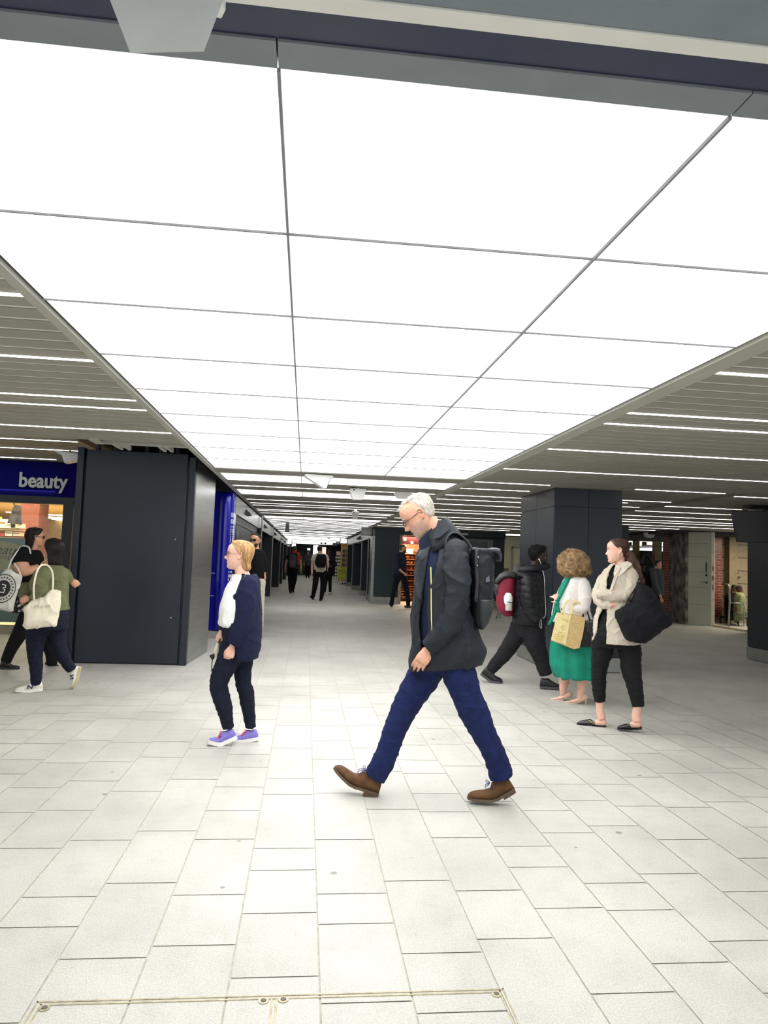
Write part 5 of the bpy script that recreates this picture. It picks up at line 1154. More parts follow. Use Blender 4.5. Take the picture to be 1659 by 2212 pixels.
mb = MB(); mb.tube([H.m(-.082, -.010, -.028), H.m(-.086, -.010, -.040), H.m(-.085, -.010, -.055)], [.0014, .002, .0035], 6); mb.ball(H.m(-.085, -.010, -.058), .0045*H.s, n=8); P.piece('earring', [mb], mat('gold', (214, 170, 96), .25, .9))
P.piece('trousers', [P.limb(fr_), P.limb(re_), P.slab([(1316, 1302, 1362, 32), (1340, 1290, 1372, 38), (1370, 1280, 1382, 42), (1398, 1282, 1382, 36)])], BT, voxel=.008, it=3, fold=folds(.006, 9, (1, 1, 2), .0006, .6, 3))
P.piece('top', [P.slab([(1228, 1318, 1362, 28), (1250, 1305, 1372, 40), (1285, 1303, 1370, 40), (1325, 1300, 1366, 35), (1345, 1294, 1370, 37)])], cloth('black_top', (12, 12, 14), .85), fold=folds(.003, 9))
bz = [(1218, 1326, 1362, 30, 0, 30, 60), (1226, 1314, 1368, 38, 0, 40, 66), (1250, 1299, 1378, 47, 0, 46, 72), (1275, 1295, 1380, 48, 0, 50, 72), (1305, 1292, 1376, 46, 0, 46, 66), (1335, 1284, 1376, 48, 0, 36, 66), (1360, 1281, 1380, 50, 0, 34, 68), (1388, 1280, 1384, 52, 0, 14, 66)]
P.piece('blazer', [P.shell(bz, 46, 70, th=.014), P.limb(arm), P.limb(farm)], BZ, voxel=.0062, it=3, fold=folds(.009, 9, (1, 1, 1), .0004, .6, 6))
# lapels
lp = MB(); lp.prism([P.w(x, y, o) for x, y, o in ((1330, 1218, -.12), (1340, 1226, -.165), (1332, 1250, -.20), (1322, 1274, -.21), (1316, 1278, -.205), (1326, 1246, -.19))], P.v*.008)
lp.prism([P.w(x, y, o) for x, y, o in ((1338, 1216, -.125), (1356, 1212, -.12), (1366, 1218, -.13), (1352, 1232, -.18), (1336, 1246, -.195))], P.v*.008)
P.piece('lapel', [lp], mat('cloth_beige_light', (196, 186, 170), .85), smooth=False)
LO = mat('black_leather', (14, 14, 16), .3); GCH = mat('gold_chain', (206, 190, 150), .25, .9)
for pts in ([(1309, 1569, .05), (1278, 1571, .05), (1245, 1566, .05)], [(1387, 1574, -.05), (1362, 1577, -.05), (1333, 1575, -.05)]):
    so = shoe(P, pts, 'loafer', LO, BSOLE, sole_t=.05, heel=.02, hw=.95)
    mb = MB(); q = [P.w(pts[1][0]-6+i*5, pts[1][1]-13.5+i*1.6, pts[1][2]-.038) for i in range(4)]
    for i in range(3):
        c = (q[i]+q[i+1])/2; mb.tube([c+P.r*.011*math.cos(a)+Vector((0, 0, 1))*.008*math.sin(a) for a in [k*PI/4 for k in range(9)]], .0022, 6, cap=False)
    P.sub('chain_buckle', mb, GCH, so)
mb = MB(); mb.tube([P.w(1375+9.6*math.cos(a), 1546.5+2*math.sin(a), -.05-.04*math.sin(a)) for a in [PI+k*PI/6 for k in range(7)]], .0022, 6); P.piece('anklet', [mb], GCH)
BB = cloth('black_canvas', (13, 14, 19), .85, vs=8, var=.2)
rows_ = [(1258, 1376, 1386, 10), (1275, 1373, 1406, 22), (1300, 1364, 1426, 28), (1322, 1336, 1440, 32), (1342, 1336, 1447, 34), (1362, 1345, 1424, 30), (1380, 1354, 1400, 22), (1386, 1360, 1392, 14)]
tb = pack(P, 'large slouchy black canvas bag hanging behind the beige blazer woman\'s elbow', [P.slab([r_+(-.21,) for r_ in rows_], ex=2.2)], BB,
     [{'p': [(1346, 1326, -.25), (1352, 1306, -.25), (1362, 1286, -.23), (1374, 1268, -.21), (1380, 1250, -.19)], 'w': .018, 't': .004}, {'p': [(1356, 1322, -.26), (1364, 1304, -.25), (1374, 1280, -.22)], 'w': .016, 't': .004}], BB, {'at': (1390, 1384, -.2)}, name='canvas_bag', cat='bag', fold=folds(.014, 6, (1, 1, 1), .0008, .6, 7))

# ---------------------------------------------------------------- woman in white jacket and green dress
P = Person('woman with wavy blonde hair, white jacket and green dress, seen from behind her shoulder', 1228, 1516)
H = Head(P, 1226, 1220, 49, face_deg=-28, pitch=4)
GR = cloth('green_satin', (10, 128, 104), .55, vs=9, var=.12, bump=.1); WJ = cloth('white_jacket', (228, 222, 218), .8, var=.03)
la = [P.limb([(1221, 1420, .04, 15, 15), (1220, 1450, .07, 13, 13), (1219, 1470, .08, 11.5, 12), (1216, 1488, .08, 8, 9), (1217, 1500, .08, 7, 8)]), P.limb([(1255, 1420, -.06, 15, 15), (1257, 1455, -.06, 13.5, 13), (1257, 1478, -.06, 11.5, 12), (1254, 1497, -.06, 8, 9), (1254, 1507, -.06, 7, 8)]),
      P.limb([(1230, 1500, .08, 6, 7), (1212, 1507, .08, 4.5, 7), (1203, 1509, .08, 3, 6)]), P.limb([(1261, 1508, -.06, 6, 7), (1242, 1514, -.06, 4.5, 7), (1233, 1515, -.06, 3, 6)])]
arm = [(1258, 1262, -.14, 15, 15), (1262, 1290, -.17, 15.5, 15), (1258, 1312, -.18, 14, 14), (1242, 1318, -.18, 12, 12), (1230, 1312, -.16, 10, 11)]
farm = [(1226, 1265, .14, 13, 13), (1212, 1290, .14, 12, 12), (1206, 1305, .08, 10, 10)]
fore = P.limb([(1240, 1316, -.175, 9, 9), (1222, 1303, -.15, 7.5, 8), (1213, 1296, -.13, 6, 7)])
hn = hand(P.w(1214, 1297, -.13), P.w(1193, 1283, -.10), -P.v+Vector((0, 0, .4)), size=.17, curl=.45, thumb=-1, curls=[.3, .5, .6, .65])
tor = [(1252, 1222, 1264, 30), (1275, 1208, 1270, 40), (1310, 1202, 1270, 40), (1345, 1200, 1274, 40)]
bodymesh(P, [H.mesh()]+H.ears()+[H.neck(P.w(1238, 1260, 0), .05, .06), fore, P.slab(tor, grow=.82), P.limb(arm, grow=.6), P.limb(farm, grow=.6)]+la+hn, SKP, voxel=.0052)
H.details(brow=False)
WB = mat('wavy_hair', (128, 96, 62), .5, vs=26, rgb2=(214, 180, 132), th=(.3, .7))
hm = H.hair([(.995, .022, 0), (.9, .026, 0), (.75, .032, 36), (.5, .042, 48), (.2, .054, 54), (-.1, .066, 58), (-.4, .078, 64), (-.7, .082, 74), (-.95, .072, 86), (-1.15, .046, 100), (-1.28, .02, 120)], noise_a=.026, nf=14, nu=72, sub=4, backm=1.0)
ho = P.piece('hair', [hm], WB); P.sub('curls', H.strands(n=3000, r=.0009, lift=.012, jit=.05, seed=6, curl=.75, cf=15, frac=(0, 1.3)), WB, ho)
dr = [(1245, 1222, 1262, 28), (1275, 1206, 1268, 38), (1310, 1202, 1270, 40), (1340, 1204, 1268, 38), (1375, 1194, 1280, 46), (1410, 1189, 1287, 52), (1440, 1190, 1288, 54), (1462, 1200, 1286, 54)]
o = P.piece('dress', [P.slab(dr, n=64, ex=2.1)], GR)
def pleat(p):
    a = math.atan2(p.y, p.x); k = max(0, min(1, (1.15-p.z)/.7)); return .018*k*math.sin(a*11+2*noise.noise(p*4))*(.6+.4*math.sin(a*5))
displace(o.data, pleat)
wj = [(1242, 1226, 1262, 30, 0, 10, 60), (1256, 1216, 1269, 42, 0, 10, 56), (1285, 1202, 1273, 47, 0, 4, 38), (1315, 1193, 1274, 48, 0, -6, 30), (1334, 1190, 1280, 50, 0, -10, 24), (1345, 1194, 1285, 50, 0, -8, 24)]
P.piece('jacket', [P.shell(wj, -10, 40, th=.012), P.limb(arm), P.limb(farm)], WJ, voxel=.0066, it=3, fold=folds(.007, 9, (1, 1, .7), .0004, .6, 5))
mb = MB(); q = [[(1229, 1248, -.17), (1222, 1262, -.2), (1211, 1285, -.215), (1203, 1302, -.21)], [(1203, 1304, -.22), (1199, 1322, -.22), (1192, 1338, -.22), (1185, 1350, -.22)], [(1203, 1304, -.22), (1206, 1318, -.22), (1208, 1328, -.22)]]
for s_, w_ in zip(q, (.020, .018, .018)):
    C = [P.w(*p) for p in s_]; mb.loft([[c+P.r*w_*x+P.v*y for x, y in ((-1, -.004), (0, -.008), (1, -.004), (1, .004), (0, .003), (-1, .004))] for c in C])
mb.ball(P.w(1203, 1304, -.225), .03, .018, .026, 12); P.piece('neck_scarf', [mb], GR)
mb = MB()
for x, y in ((1214, 1316), (1236, 1317)): mb.ball(P.w(x, y, -.25), .011, n=8)
P.piece('button', [mb], mat('dark_button', (50, 34, 34), .4))
NU = mat('nude_leather', (202, 172, 152), .4)
shoe(P, [(1238, 1500, .08), (1215, 1512, .08), (1188, 1512, .08)], 'pump', NU, NU, sole_t=.03, stiletto=1, hw=.85); shoe(P, [(1270, 1507, -.06), (1247, 1519, -.06), (1219, 1519, -.06)], 'pump', NU, NU, sole_t=.03, stiletto=1, hw=.85)
# tan tote
def tote(P, poly, off, th, label, m, handles, hm, hr=.006, name='tote_bag', bulge=.02, side=None, soft=False):
    t = thing(name, P.w(*poly[-1], off), label, 'bag'); n = len(poly); fr = [P.w(x, y, off) for x, y in poly]; c = sum(fr, Vector())/n; mb = MB()
    sc_ = lambda f, d: [c+(p-c)*f+P.v*d for p in fr]
    mb.loft([sc_(.55, -th/2-bulge), sc_(.85, -th/2-bulge*.6), sc_(.97, -th/2), sc_(1, -th*.35), sc_(1, th*.35), sc_(.97, th/2), sc_(.85, th/2+bulge*.6), sc_(.55, th/2+bulge)])
    b = build('body', mb, m, t, smooth=soft)
    if soft: remesh(b, .009, 8, folds(.012, 7, (1, 1, .6), .0005, .7, 3))
    for h in handles:
        pts = [Vector(v) for v in smooth_pts([list(P.w(*p)) for p in h], 4)]; rings = []
        for i, p in enumerate(pts):
            T = (pts[min(i+1, len(pts)-1)]-pts[max(i-1, 0)]).normalized(); wv = T.cross(P.v).normalized(); u = T.cross(wv); a_, b_ = hr*1.9, hr*.4
            rings.append([p+wv*a_*x+u*b_*y for x, y in ((-1, -.6), (-.85, -1), (.85, -1), (1, -.6), (1, .6), (.85, 1), (-.85, 1), (-1, .6))])
        mb = MB(); mb.loft(rings); build('handle', mb, hm, t, smooth=True)
    return t, b
JU = cloth('jute', (196, 168, 118), .9, vs=60, var=.12, bump=.5, bs=200); JUF = cloth('jute_front', (222, 204, 152), .9, vs=60, var=.08)
t, b = tote(P, [(1205, 1324), (1240, 1327), (1265, 1335), (1259, 1372), (1252, 1399), (1240, 1402), (1191, 1383)], -.27, .13, 'tan jute tote bag with yellow printing hanging from the green dress woman\'s arm', JU,
     [[(1214, 1327, -.34), (1218, 1312, -.34), (1226, 1298, -.33), (1236, 1300, -.33), (1235, 1328, -.34)], [(1230, 1328, -.22), (1236, 1306, -.23), (1246, 1300, -.24), (1254, 1306, -.24), (1256, 1332, -.22)]], JUF, hr=.005, bulge=.0)
mb = MB(); mb.prism([P.w(x, y, -.338) for x, y in ((1204, 1323), (1234, 1328), (1222, 1392), (1190, 1382))], P.v*.006); fp = build('front_panel', mb, JUF, t)
YP = mat('yellow_print_tote', (206, 180, 92), .7)
R_ = (P.w(1234, 1328, -.342)-P.w(1204, 1323, -.342)).normalized(); U_ = (P.w(1204, 1323, -.342)-P.w(1190, 1382, -.342)).normalized(); U_ = (U_-R_*U_.dot(R_)).normalized()
text('C', .05, P.w(1211, 1358, -.342), R_, U_, YP, 'printed_mark', fp, ext=.001)
mb = MB()
for k, (x, y, l) in enumerate(((1213, 1338, 16), (1222, 1343, 7), (1206, 1366, 12), (1199, 1370, 20), (1198, 1374, 20), (1197, 1378, 20), (1200, 1382, 14))):
    a = P.w(x, y, -.342); mb.prism([a, a+R_*(l*P.k), a+R_*(l*P.k)+U_*.006, a+U_*.006], P.v*.002)
build('printed_lines', mb, YP, fp)
t, b = tote(P, [(1258, 1341), (1286, 1338), (1286, 1372), (1284, 1396), (1250, 1398), (1252, 1370)], -.16, .12, 'black leather handbag hanging just behind the tan jute tote', mat('black_patent', (14, 15, 18), .3),
     [[(1262, 1342, -.2), (1258, 1322, -.22), (1252, 1302, -.22), (1260, 1304, -.22), (1268, 1320, -.2), (1274, 1340, -.2)]], mat('black_patent', (14, 15, 18), .3), hr=.004, name='handbag', bulge=.01)
mb = MB(); mb.tube([P.w(1272, 1352, -.235), P.w(1269, 1362, -.235), P.w(1273, 1366, -.235), P.w(1275, 1358, -.235)], .003, 6); build('silver_buckle', mb, STEEL, t)

# ---------------------------------------------------------------- man with puffer jacket and red backpack
P = Person('man in a black hooded puffer jacket with earphones striding right behind the two women', 1135, 1484)
H = Head(P, 1165, 1204, 42, face_deg=180, pitch=8)
PF = cloth('black_puffer', (20, 21, 25), .45, vs=14, var=.2, bump=.1, bs=100); BP = cloth('charcoal_trouser', (28, 28, 32), .85)
rr_ = [(1132, 1345, .05, 25, 26), (1108, 1385, .10, 19, 20), (1090, 1412, .13, 16.5, 18), (1072, 1432, .15, 13.5, 15), (1060, 1447, .16, 12, 13)]
ff_ = [(1148, 1348, -.05, 27, 27), (1156, 1388, -.06, 22, 23), (1170, 1425, -.06, 16.5, 18), (1179, 1458, -.06, 13, 14)]
tor = [(1240, 1118, 1174, 32), (1270, 1112, 1177, 42), (1300, 1109, 1178, 42), (1345, 1107, 1178, 42)]
arm = [(1142, 1258, -.20, 18, 18), (1142, 1288, -.23, 19, 19), (1150, 1318, -.23, 17, 17), (1164, 1338, -.22, 14, 14)]
hn = hand(P.w(1165, 1342, -.2), P.w(1173, 1360, -.2), -P.v, size=.17, curl=.7, thumb=-1)
bodymesh(P, [H.mesh(nose=.9, lip=1.5)]+H.ears()+[H.neck(P.w(1148, 1240, 0)), P.limb(rr_, grow=.75), P.limb(ff_, grow=.75), P.slab(tor, grow=.8), P.limb(arm, grow=.6)], SKD, voxel=.006)
H.details(brow=False, lipc=(80, 50, 46))
AF = mat('afro_hair', (16, 14, 14), .95, vs=60, bump=.9, bs=120)
hm = H.hair([(.995, .030, 0), (.88, .034, 0), (.72, .036, 50), (.5, .036, 68), (.25, .034, 82), (0, .028, 96), (-.25, .018, 118), (-.42, .006, 134)], noise_a=.009, nf=26)
ho = P.piece('hair', [hm], AF); P.sub('curls', H.strands(n=700, r=.0012, lift=.009, jit=.03, seed=7, curl=.5, cf=14, ln=.1, frac=(0, 1.3)), AF, ho)
mb = MB()
for th in range(-9, 10):
    for z_ in (-.92, -.78, -.62, -.46): 
        if z_ > -.6 and abs(th) < 5: continue
        p = face(hp(th*.13, z_)); mb.ball(H.m(p.x, p.y+.002, p.z), .010*H.s, n=6)
P.piece('beard', [mb], AF)
P.piece('trousers', [P.limb(rr_), P.limb(ff_), P.slab([(1335, 1110, 1174, 36), (1352, 1112, 1172, 36), (1375, 1120, 1168, 30)])], BP, voxel=.01, it=3, fold=folds(.008, 8, (1, 1, 2), .0006, .6, 11))
def quilt(p): return .010*(abs(math.sin(p.z*PI/.085+.6*noise.noise(p*3)))**.5)-.005+.004*noise.noise(p*22)
P.piece('puffer_jacket', [P.slab([(1236, 1124, 1172, 32), (1255, 1113, 1177, 44), (1285, 1109, 1180, 46), (1315, 1107, 1181, 46), (1348, 1107, 1180, 42)]), P.limb(arm), P.limb([(1125, 1230, .0, 12, 26), (1120, 1238, 0, 14, 30), (1132, 1244, 0, 17, 34)])], PF, voxel=.009, it=3, fold=quilt)
mb = MB(); R2 = []
for i in range(13):
    a = 2*PI*i/12; c = P.w(1150-32*math.cos(a)+0, 1232-6*math.cos(a)*-1-3, -.14*math.sin(a)); R2.append(c)
mb.tube(R2, [.05+.012*math.cos(2*PI*i/12) for i in range(13)], 12, cap=False); P.piece('hood', [mb], PF, fold=lambda p: .008*fbm(p, 14))
for pts in ([(1037, 1457, .16), (1062, 1475, .16), (1086, 1477, .16)], [(1166, 1486, -.06), (1192, 1488, -.06), (1213, 1488, -.06)]):
    shoe(P, pts, 'trainer', mat('black_trainer', (18, 18, 20), .5), mat('black_white_sole', (60, 60, 62), .6), sole_t=.10, hw=1.0, tall=1.45)
t = thing('earphones', H.m(.08, 0, -.01), 'white wired earphones on the man in the puffer jacket', 'earphones')
mb = MB(); mb.ball(P.w(1164.5, 1208.5, -.100), .010, n=8); mb.tube([P.w(1165, 1209, -.102), P.w(1169, 1218, -.105), P.w(1170, 1226, -.105)], .003, 6); build('earbud', mb, WSOLE, t)
mb = MB(); mb.tube([Vector(v) for v in smooth_pts([list(P.w(x, y, o)) for x, y, o in ((1170, 1226, -.105), (1175, 1243, -.20), (1177, 1270, -.25), (1178, 1298, -.262), (1179, 1322, -.262), (1176, 1334, -.262), (1168, 1336, -.262), (1166, 1352, -.262), (1170, 1357, -.262), (1169, 1340, -.262), (1166, 1328, -.262))], 4)], .0024, 5); build('cable', mb, WSOLE, t, smooth=True)
RD = cloth('crimson_pack', (118, 30, 50), .7, vs=12, var=.15)
tp = pack(P, 'crimson backpack with a black lid on the man in the puffer jacket', [P.slab([(1248, 1084, 1114, 26), (1265, 1074, 1114, 32), (1290, 1071, 1114, 34), (1315, 1074, 1112, 34), (1330, 1088, 1108, 26)], ex=2.6)], RD,
     [{'p': [(1116, 1248, -.16), (1122, 1242, -.2), (1134, 1250, -.225), (1138, 1275, -.25)], 'w': .02, 't': .006}], BLACK, {'at': (1094, 1330, 0)})
mb = MB(); mb.loft(P.limb([(1076, 1256, 0, 7, 28), (1086, 1246, 0, 9, 32), (1100, 1242, 0, 9, 32), (1114, 1244, 0, 7, 28)])); build('lid', mb, mat('black_lid', (34, 36, 38), .5), tp, smooth=True)
mb = MB(); mb.loft(P.slab([(1262, 1069, 1084, 24), (1275, 1068, 1082, 26), (1285, 1070, 1078, 22)])); build('mesh_pouch', mb, mat('mesh_pocket', (36, 40, 42), .5), tp, smooth=True)
for q in (((1078, 1322), (1073, 1330), (1071, 1337)), ((1082, 1324), (1080, 1331), (1078, 1336))):
    mb = MB(); mb.tube([P.w(x, y, -.02) for x, y in q], [.004, .006, .010], 6); build('toggle', mb, BLACK, tp)
t = thing('water_bottle', P.w(1099, 1321, -.2), 'white capped water bottle in the side of the crimson backpack', 'bottle')
mb = MB(); mb.loft(P.limb([(1099, 1302, -.2, 7.5), (1099, 1319, -.2, 7.5)], dome=False)); build('bottle', mb, mat('bottle_grey', (176, 176, 170), .5, vs=60, var=.2), t, smooth=True)
mb = MB(); mb.loft(P.limb([(1098, 1300, -.2, 9), (1098, 1290, -.2, 9.3), (1098.5, 1281, -.2, 5)])); build('cap_cover', mb, mat('cap_white', (236, 236, 234), .5), t, smooth=True)
mb = MB(); mb.tube([P.w(1090+i*1.6, 1301+.6*math.sin(i), -.2-.05*math.sin(PI*i/11)) for i in range(12)], .005, 6); build('strap', mb, BLACK, t)
# ---------------------------------------------------------------- left pair
P = Person('woman in sunglasses and a black tee, walking at the far left of the photo', 30, 1444)
H = Head(P, 79, 1161, 43, face_deg=184, pitch=2)
KT = cloth('black_tee', (13, 13, 15), .9); LG = cloth('black_legging', (11, 11, 13), .9)
l1 = [(62, 1335, -.05, 24, 24), (42, 1370, -.05, 18, 20), (24, 1402, -.05, 14, 15), (12, 1430, -.05, 12, 13)]
l2 = [(74, 1335, .08, 24, 24), (98, 1375, .10, 18, 18), (110, 1410, .10, 14, 14), (112, 1436, .10, 13, 13)]
arm = [(48, 1200, -.17, 15, 15), (46, 1218, -.2, 17, 16), (50, 1232, -.2, 15, 14), (66, 1231, -.2, 11, 11), (84, 1226, -.18, 9, 9)]
tor = [(1190, 42, 92, 28), (1215, 36, 96, 36), (1240, 38, 92, 34), (1265, 36, 96, 36)]
hn = hand(P.w(84, 1226, -.18), P.w(100, 1222, -.17), P.v, size=.165, curl=.5)
bodymesh(P, [H.mesh()]+H.ears()+[H.neck(P.w(70, 1200, 0))]+hn+[P.limb(l1, grow=.75), P.limb(l2, grow=.75), P.slab(tor, grow=.85), P.limb(arm), P.limb([(88, 1205, .16, 12, 12), (95, 1240, .18, 9, 9)])], SKM, voxel=.007)
H.details(brow=False, lipc=(170, 96, 90)); H.glasses(None, DARKL, DARKL, r=.024, thick=.003, square=.15)
DH = mat('dark_brown_hair', (24, 18, 18), .5, vs=40, rgb2=(48, 34, 32), th=(.4, .8))
hm = H.hair([(.995, .012, 0), (.85, .018, 0), (.7, .020, 48), (.4, .022, 70), (.1, .026, 88), (-.3, .034, 104), (-.8, .042, 116), (-1.2, .038, 126), (-1.5, .022, 140)], noise_a=.014, nf=16, backm=.3)
ho = P.piece('hair', [hm], DH); P.sub('strands', H.strands(n=350, r=.0012, lift=.008, jit=.05, seed=12, curl=.2), DH, ho)
P.piece('tee_shirt', [P.slab([(1188, 50, 88, 26), (1205, 36, 96, 38), (1235, 37, 94, 37), (1262, 38, 94, 36)]), P.limb([(52, 1194, -.14, 17, 17), (46, 1206, -.18, 20, 19), (46, 1217, -.2, 20, 19)])], KT, voxel=.01, it=3, fold=folds(.007, 8))
P.piece('patterned_skirt', [P.slab([(1246, 42, 90, 34), (1270, 32, 96, 40), (1300, 26, 98, 42), (1322, 24, 98, 42)])], mat('monochrome_print', (10, 10, 12), .8, vs=26, rgb2=(214, 214, 210), th=(.56, .62)), fold=folds(.01, 6))
P.piece('leggings', [P.limb(l1), P.limb(l2, wr=0)], LG, voxel=.01, it=2)
BO = mat('black_boot', (18, 17, 18), .4)
shoe(P, [(-2, 1443, -.05), (22, 1446, -.05), (43, 1444, -.05)], 'boot', BO, BSOLE, sole_t=.11, heel=.03); shoe(P, [(96, 1434, .1), (110, 1441, .1), (128, 1441, .1)], 'boot', BO, BSOLE, sole_t=.11)
CAN = cloth('canvas_white', (218, 216, 206), .85, vs=10, var=.06)
t, b = tote(P, [(18, 1228), (46, 1246), (38, 1280), (28, 1320), (-8, 1316), (-22, 1300), (-6, 1250)], -.27, .05, 'off white canvas tote with a round black logo on the woman in dark glasses', CAN,
     [[(18, 1228, -.28), (26, 1208, -.27), (38, 1190, -.22), (48, 1180, -.15), (62, 1182, -.20), (66, 1196, -.235)], [(46, 1246, -.28), (40, 1230, -.3), (30, 1216, -.28)]], CAN, hr=.0045, bulge=.03, soft=True)
INK = mat('black_ink', (20, 20, 22), .6); c = P.w(6, 1271, -.338); mb = MB(); up = (P.w(18, 1230, -.338)-c).normalized(); rt = up.cross(P.v)*-1; rt = (P.r-up*P.r.dot(up)).normalized()
def ringp(r, w_, z=0, n=32, sx=.8): 
    m_ = MB(); m_.loft([[c-P.v*z+rt*(q*sx*math.cos(a))+up*(q*math.sin(a)) for a in [2*PI*k/n for k in range(n)]] for q in (r-w_, r)], cap=False); m_.add([p-P.v*.0015 for p in m_.v], m_.f); return m_
o = build('logo_ring', ringp(.165, .010), INK, b); build('logo_disc', ringp(.095, .094), INK, b); 
for k in range(22):
    a = 2*PI*k/22; r_ = .125; p = c+rt*(r_*.8*math.cos(a))+up*(r_*math.sin(a)); tx = (rt*(-.8*math.sin(a))+up*math.cos(a)).normalized(); ty = tx.cross(P.v)
    mb.prism([p-tx*.008-ty*.010, p+tx*.004-ty*.010, p+tx*.008+ty*.010, p-tx*.004+ty*.010], -P.v*.002)
build('logo_lettering', mb, INK, b)
mb = MB(); mb.tube([c-P.v*.004+rt*x+up*y for x, y in ((-.02, .045), (.02, .04), (.022, .015), (-.005, .005), (.024, -.01), (.02, -.045), (-.024, -.045))], .007, 6); build('logo_figure', mb, CAN, b)

P = Person('woman in an olive top and dark jeans with shoulder length hair, seen from behind', 64, 1496)
H = Head(P, 112, 1187, 46, face_deg=-42, pitch=0)
OL = cloth('olive_top', (104, 106, 76), .9, vs=16, var=.1); DJ = cloth('indigo_jean', (18, 22, 40), .85, var=.2)
l1 = [(92, 1335, -.03, 35, 34), (78, 1375, 0, 23, 25), (76, 1410, .02, 17.5, 19), (78, 1445, .03, 14, 15), (78, 1479, .03, 11.5, 12)]
l2 = [(120, 1335, .06, 30, 34), (122, 1375, .08, 22, 24), (130, 1402, .08, 17, 18), (142, 1428, .08, 14, 15), (156, 1447, .08, 11, 11)]
arm = [(92, 1240, -.18, 18, 17), (84, 1262, -.22, 20, 19), (86, 1284, -.25, 18, 17), (80, 1296, -.27, 14, 13), (64, 1293, -.26, 10, 10)]
farm = [(140, 1240, .05, 14, 18), (148, 1250, .1, 11, 13), (152, 1256, .12, 8, 8)]
tor = [(1222, 92, 140, 28), (1245, 82, 148, 40), (1290, 74, 147, 42), (1330, 68, 148, 44)]
hn = hand(P.w(152, 1254, .12), P.w(166, 1264, .12), -P.v, size=.165, curl=.8, thumb=-1, tout=.3, tcurl=.7)
h2 = hand(P.w(65, 1293, -.26), P.w(52, 1296, -.24), -P.v+Vector((0, 0, .6)), size=.165, curl=.6, thumb=1)
bodymesh(P, [H.mesh()]+H.ears()+[H.neck(P.w(118, 1226, 0))]+hn+h2+[P.limb(l1, grow=.75), P.limb(l2, grow=.75), P.slab(tor, grow=.85), P.limb(arm, grow=.7), P.limb(farm, grow=.7)], SKM, voxel=.006)
H.details(brow=False, lipc=(170, 96, 90))
hm = H.hair([(.995, .018, 0), (.85, .022, 0), (.7, .024, 44), (.4, .028, 62), (.1, .032, 76), (-.3, .038, 88), (-.8, .044, 94), (-1.3, .044, 100), (-1.65, .034, 108), (-1.9, .018, 120)], noise_a=.010, nf=15, backm=.35, sub=4)
ho = P.piece('hair', [hm], DH); P.sub('strands', H.strands(n=600, r=.0012, lift=.006, jit=.04, seed=13, curl=.1), DH, ho)
P.piece('olive_top', [P.slab([(1221, 96, 136, 28), (1232, 84, 146, 40), (1262, 78, 149, 45), (1292, 70, 148, 46), (1316, 68, 150, 46)]), P.limb(arm), P.limb(farm), P.limb([(58, 1270, .06, 14, 16), (54, 1290, .04, 13, 14), (62, 1302, 0, 11, 12)])], OL, voxel=.0078, it=3, fold=folds(.009, 9, (1, 1, 1.3), .0006, .6, 4))
P.piece('jeans', [P.limb(l1), P.limb(l2), P.slab([(1310, 74, 147, 42), (1335, 68, 150, 45), (1358, 70, 148, 40)])], DJ, voxel=.009, it=3, fold=folds(.007, 9, (1, 1, 2)))
WT_ = mat('white_trainer', (222, 218, 204), .6, var=.05); NB = mat('navy_mark', (30, 30, 70), .6)
def ntrainer(pts, lab, sc_=1.0):
    so = shoe(P, pts, 'trainer', WT_, mat('gum_sole', (196, 178, 140), .7) if sc_ < 1 else WSOLE, sole_t=.11, hw=1.0); return so
s1 = ntrainer([(93, 1492, .03), (62, 1495, .03), (32, 1494, .03)], 1)
c = P.w(66, 1484, .03-.052); mb = MB()
for a, b_ in (((-.028, -.018), (-.020, .020)), ((-.020, .020), (.010, -.018)), ((.010, -.018), (.018, .020))):
    p = c+P.r*a[0]+Vector((0, 0, a[1])); q = c+P.r*b_[0]+Vector((0, 0, b_[1])); mb.prism([p-P.r*.006, p+P.r*.006, q+P.r*.006, q-P.r*.006], -P.v*.004)
P.sub('side_letter', mb, NB, s1, smooth=False)
s2 = ntrainer([(176, 1440, .08), (170, 1468, .08), (158, 1488, .08)], 1, .9)
c = P.w(155, 1461, .08-.055); mb = MB()
for a, b_ in (((-.018, -.026), (.018, -.022)), ((.018, -.022), (-.018, .006)), ((-.018, .006), (.018, .012))):
    p = c+P.r*a[0]+Vector((0, 0, a[1])); q = c+P.r*b_[0]+Vector((0, 0, b_[1])); mb.prism([p-Vector((0, 0, .006)), q-Vector((0, 0, .006)), q+Vector((0, 0, .006)), p+Vector((0, 0, .006))], -P.v*.004)
P.sub('side_letter', mb, NB, s2, smooth=False)
CRM = cloth('cream_canvas', (226, 218, 196), .85, vs=8, var=.06)
t, b = tote(P, [(72, 1298), (96, 1290), (112, 1275), (131, 1277), (127, 1316), (121, 1352), (56, 1360), (51, 1352), (53, 1312)], -.36, .04, 'cream canvas tote bag under the olive top woman\'s elbow, with faint handwriting', CRM,
     [[(74, 1298, -.37), (73, 1270, -.40), (78, 1240, -.38), (88, 1222, -.30), (104, 1222, -.27), (114, 1240, -.28), (114, 1276, -.34)]], CRM, hr=.0045, bulge=.035, soft=True)
mb = MB(); rg = random.Random(4)
x = 66
while x < 106:
    n = rg.choice((4, 5, 6)); mb.tube([P.w(x+i*1.3, 1311-(x-66)*.06+3.2*math.sin(i*1.9+x), -.435) for i in range(n)], .0022, 5); x += n*1.3+1.5
build('handwriting', mb, mat('faded_ink', (150, 146, 128), .7), b)

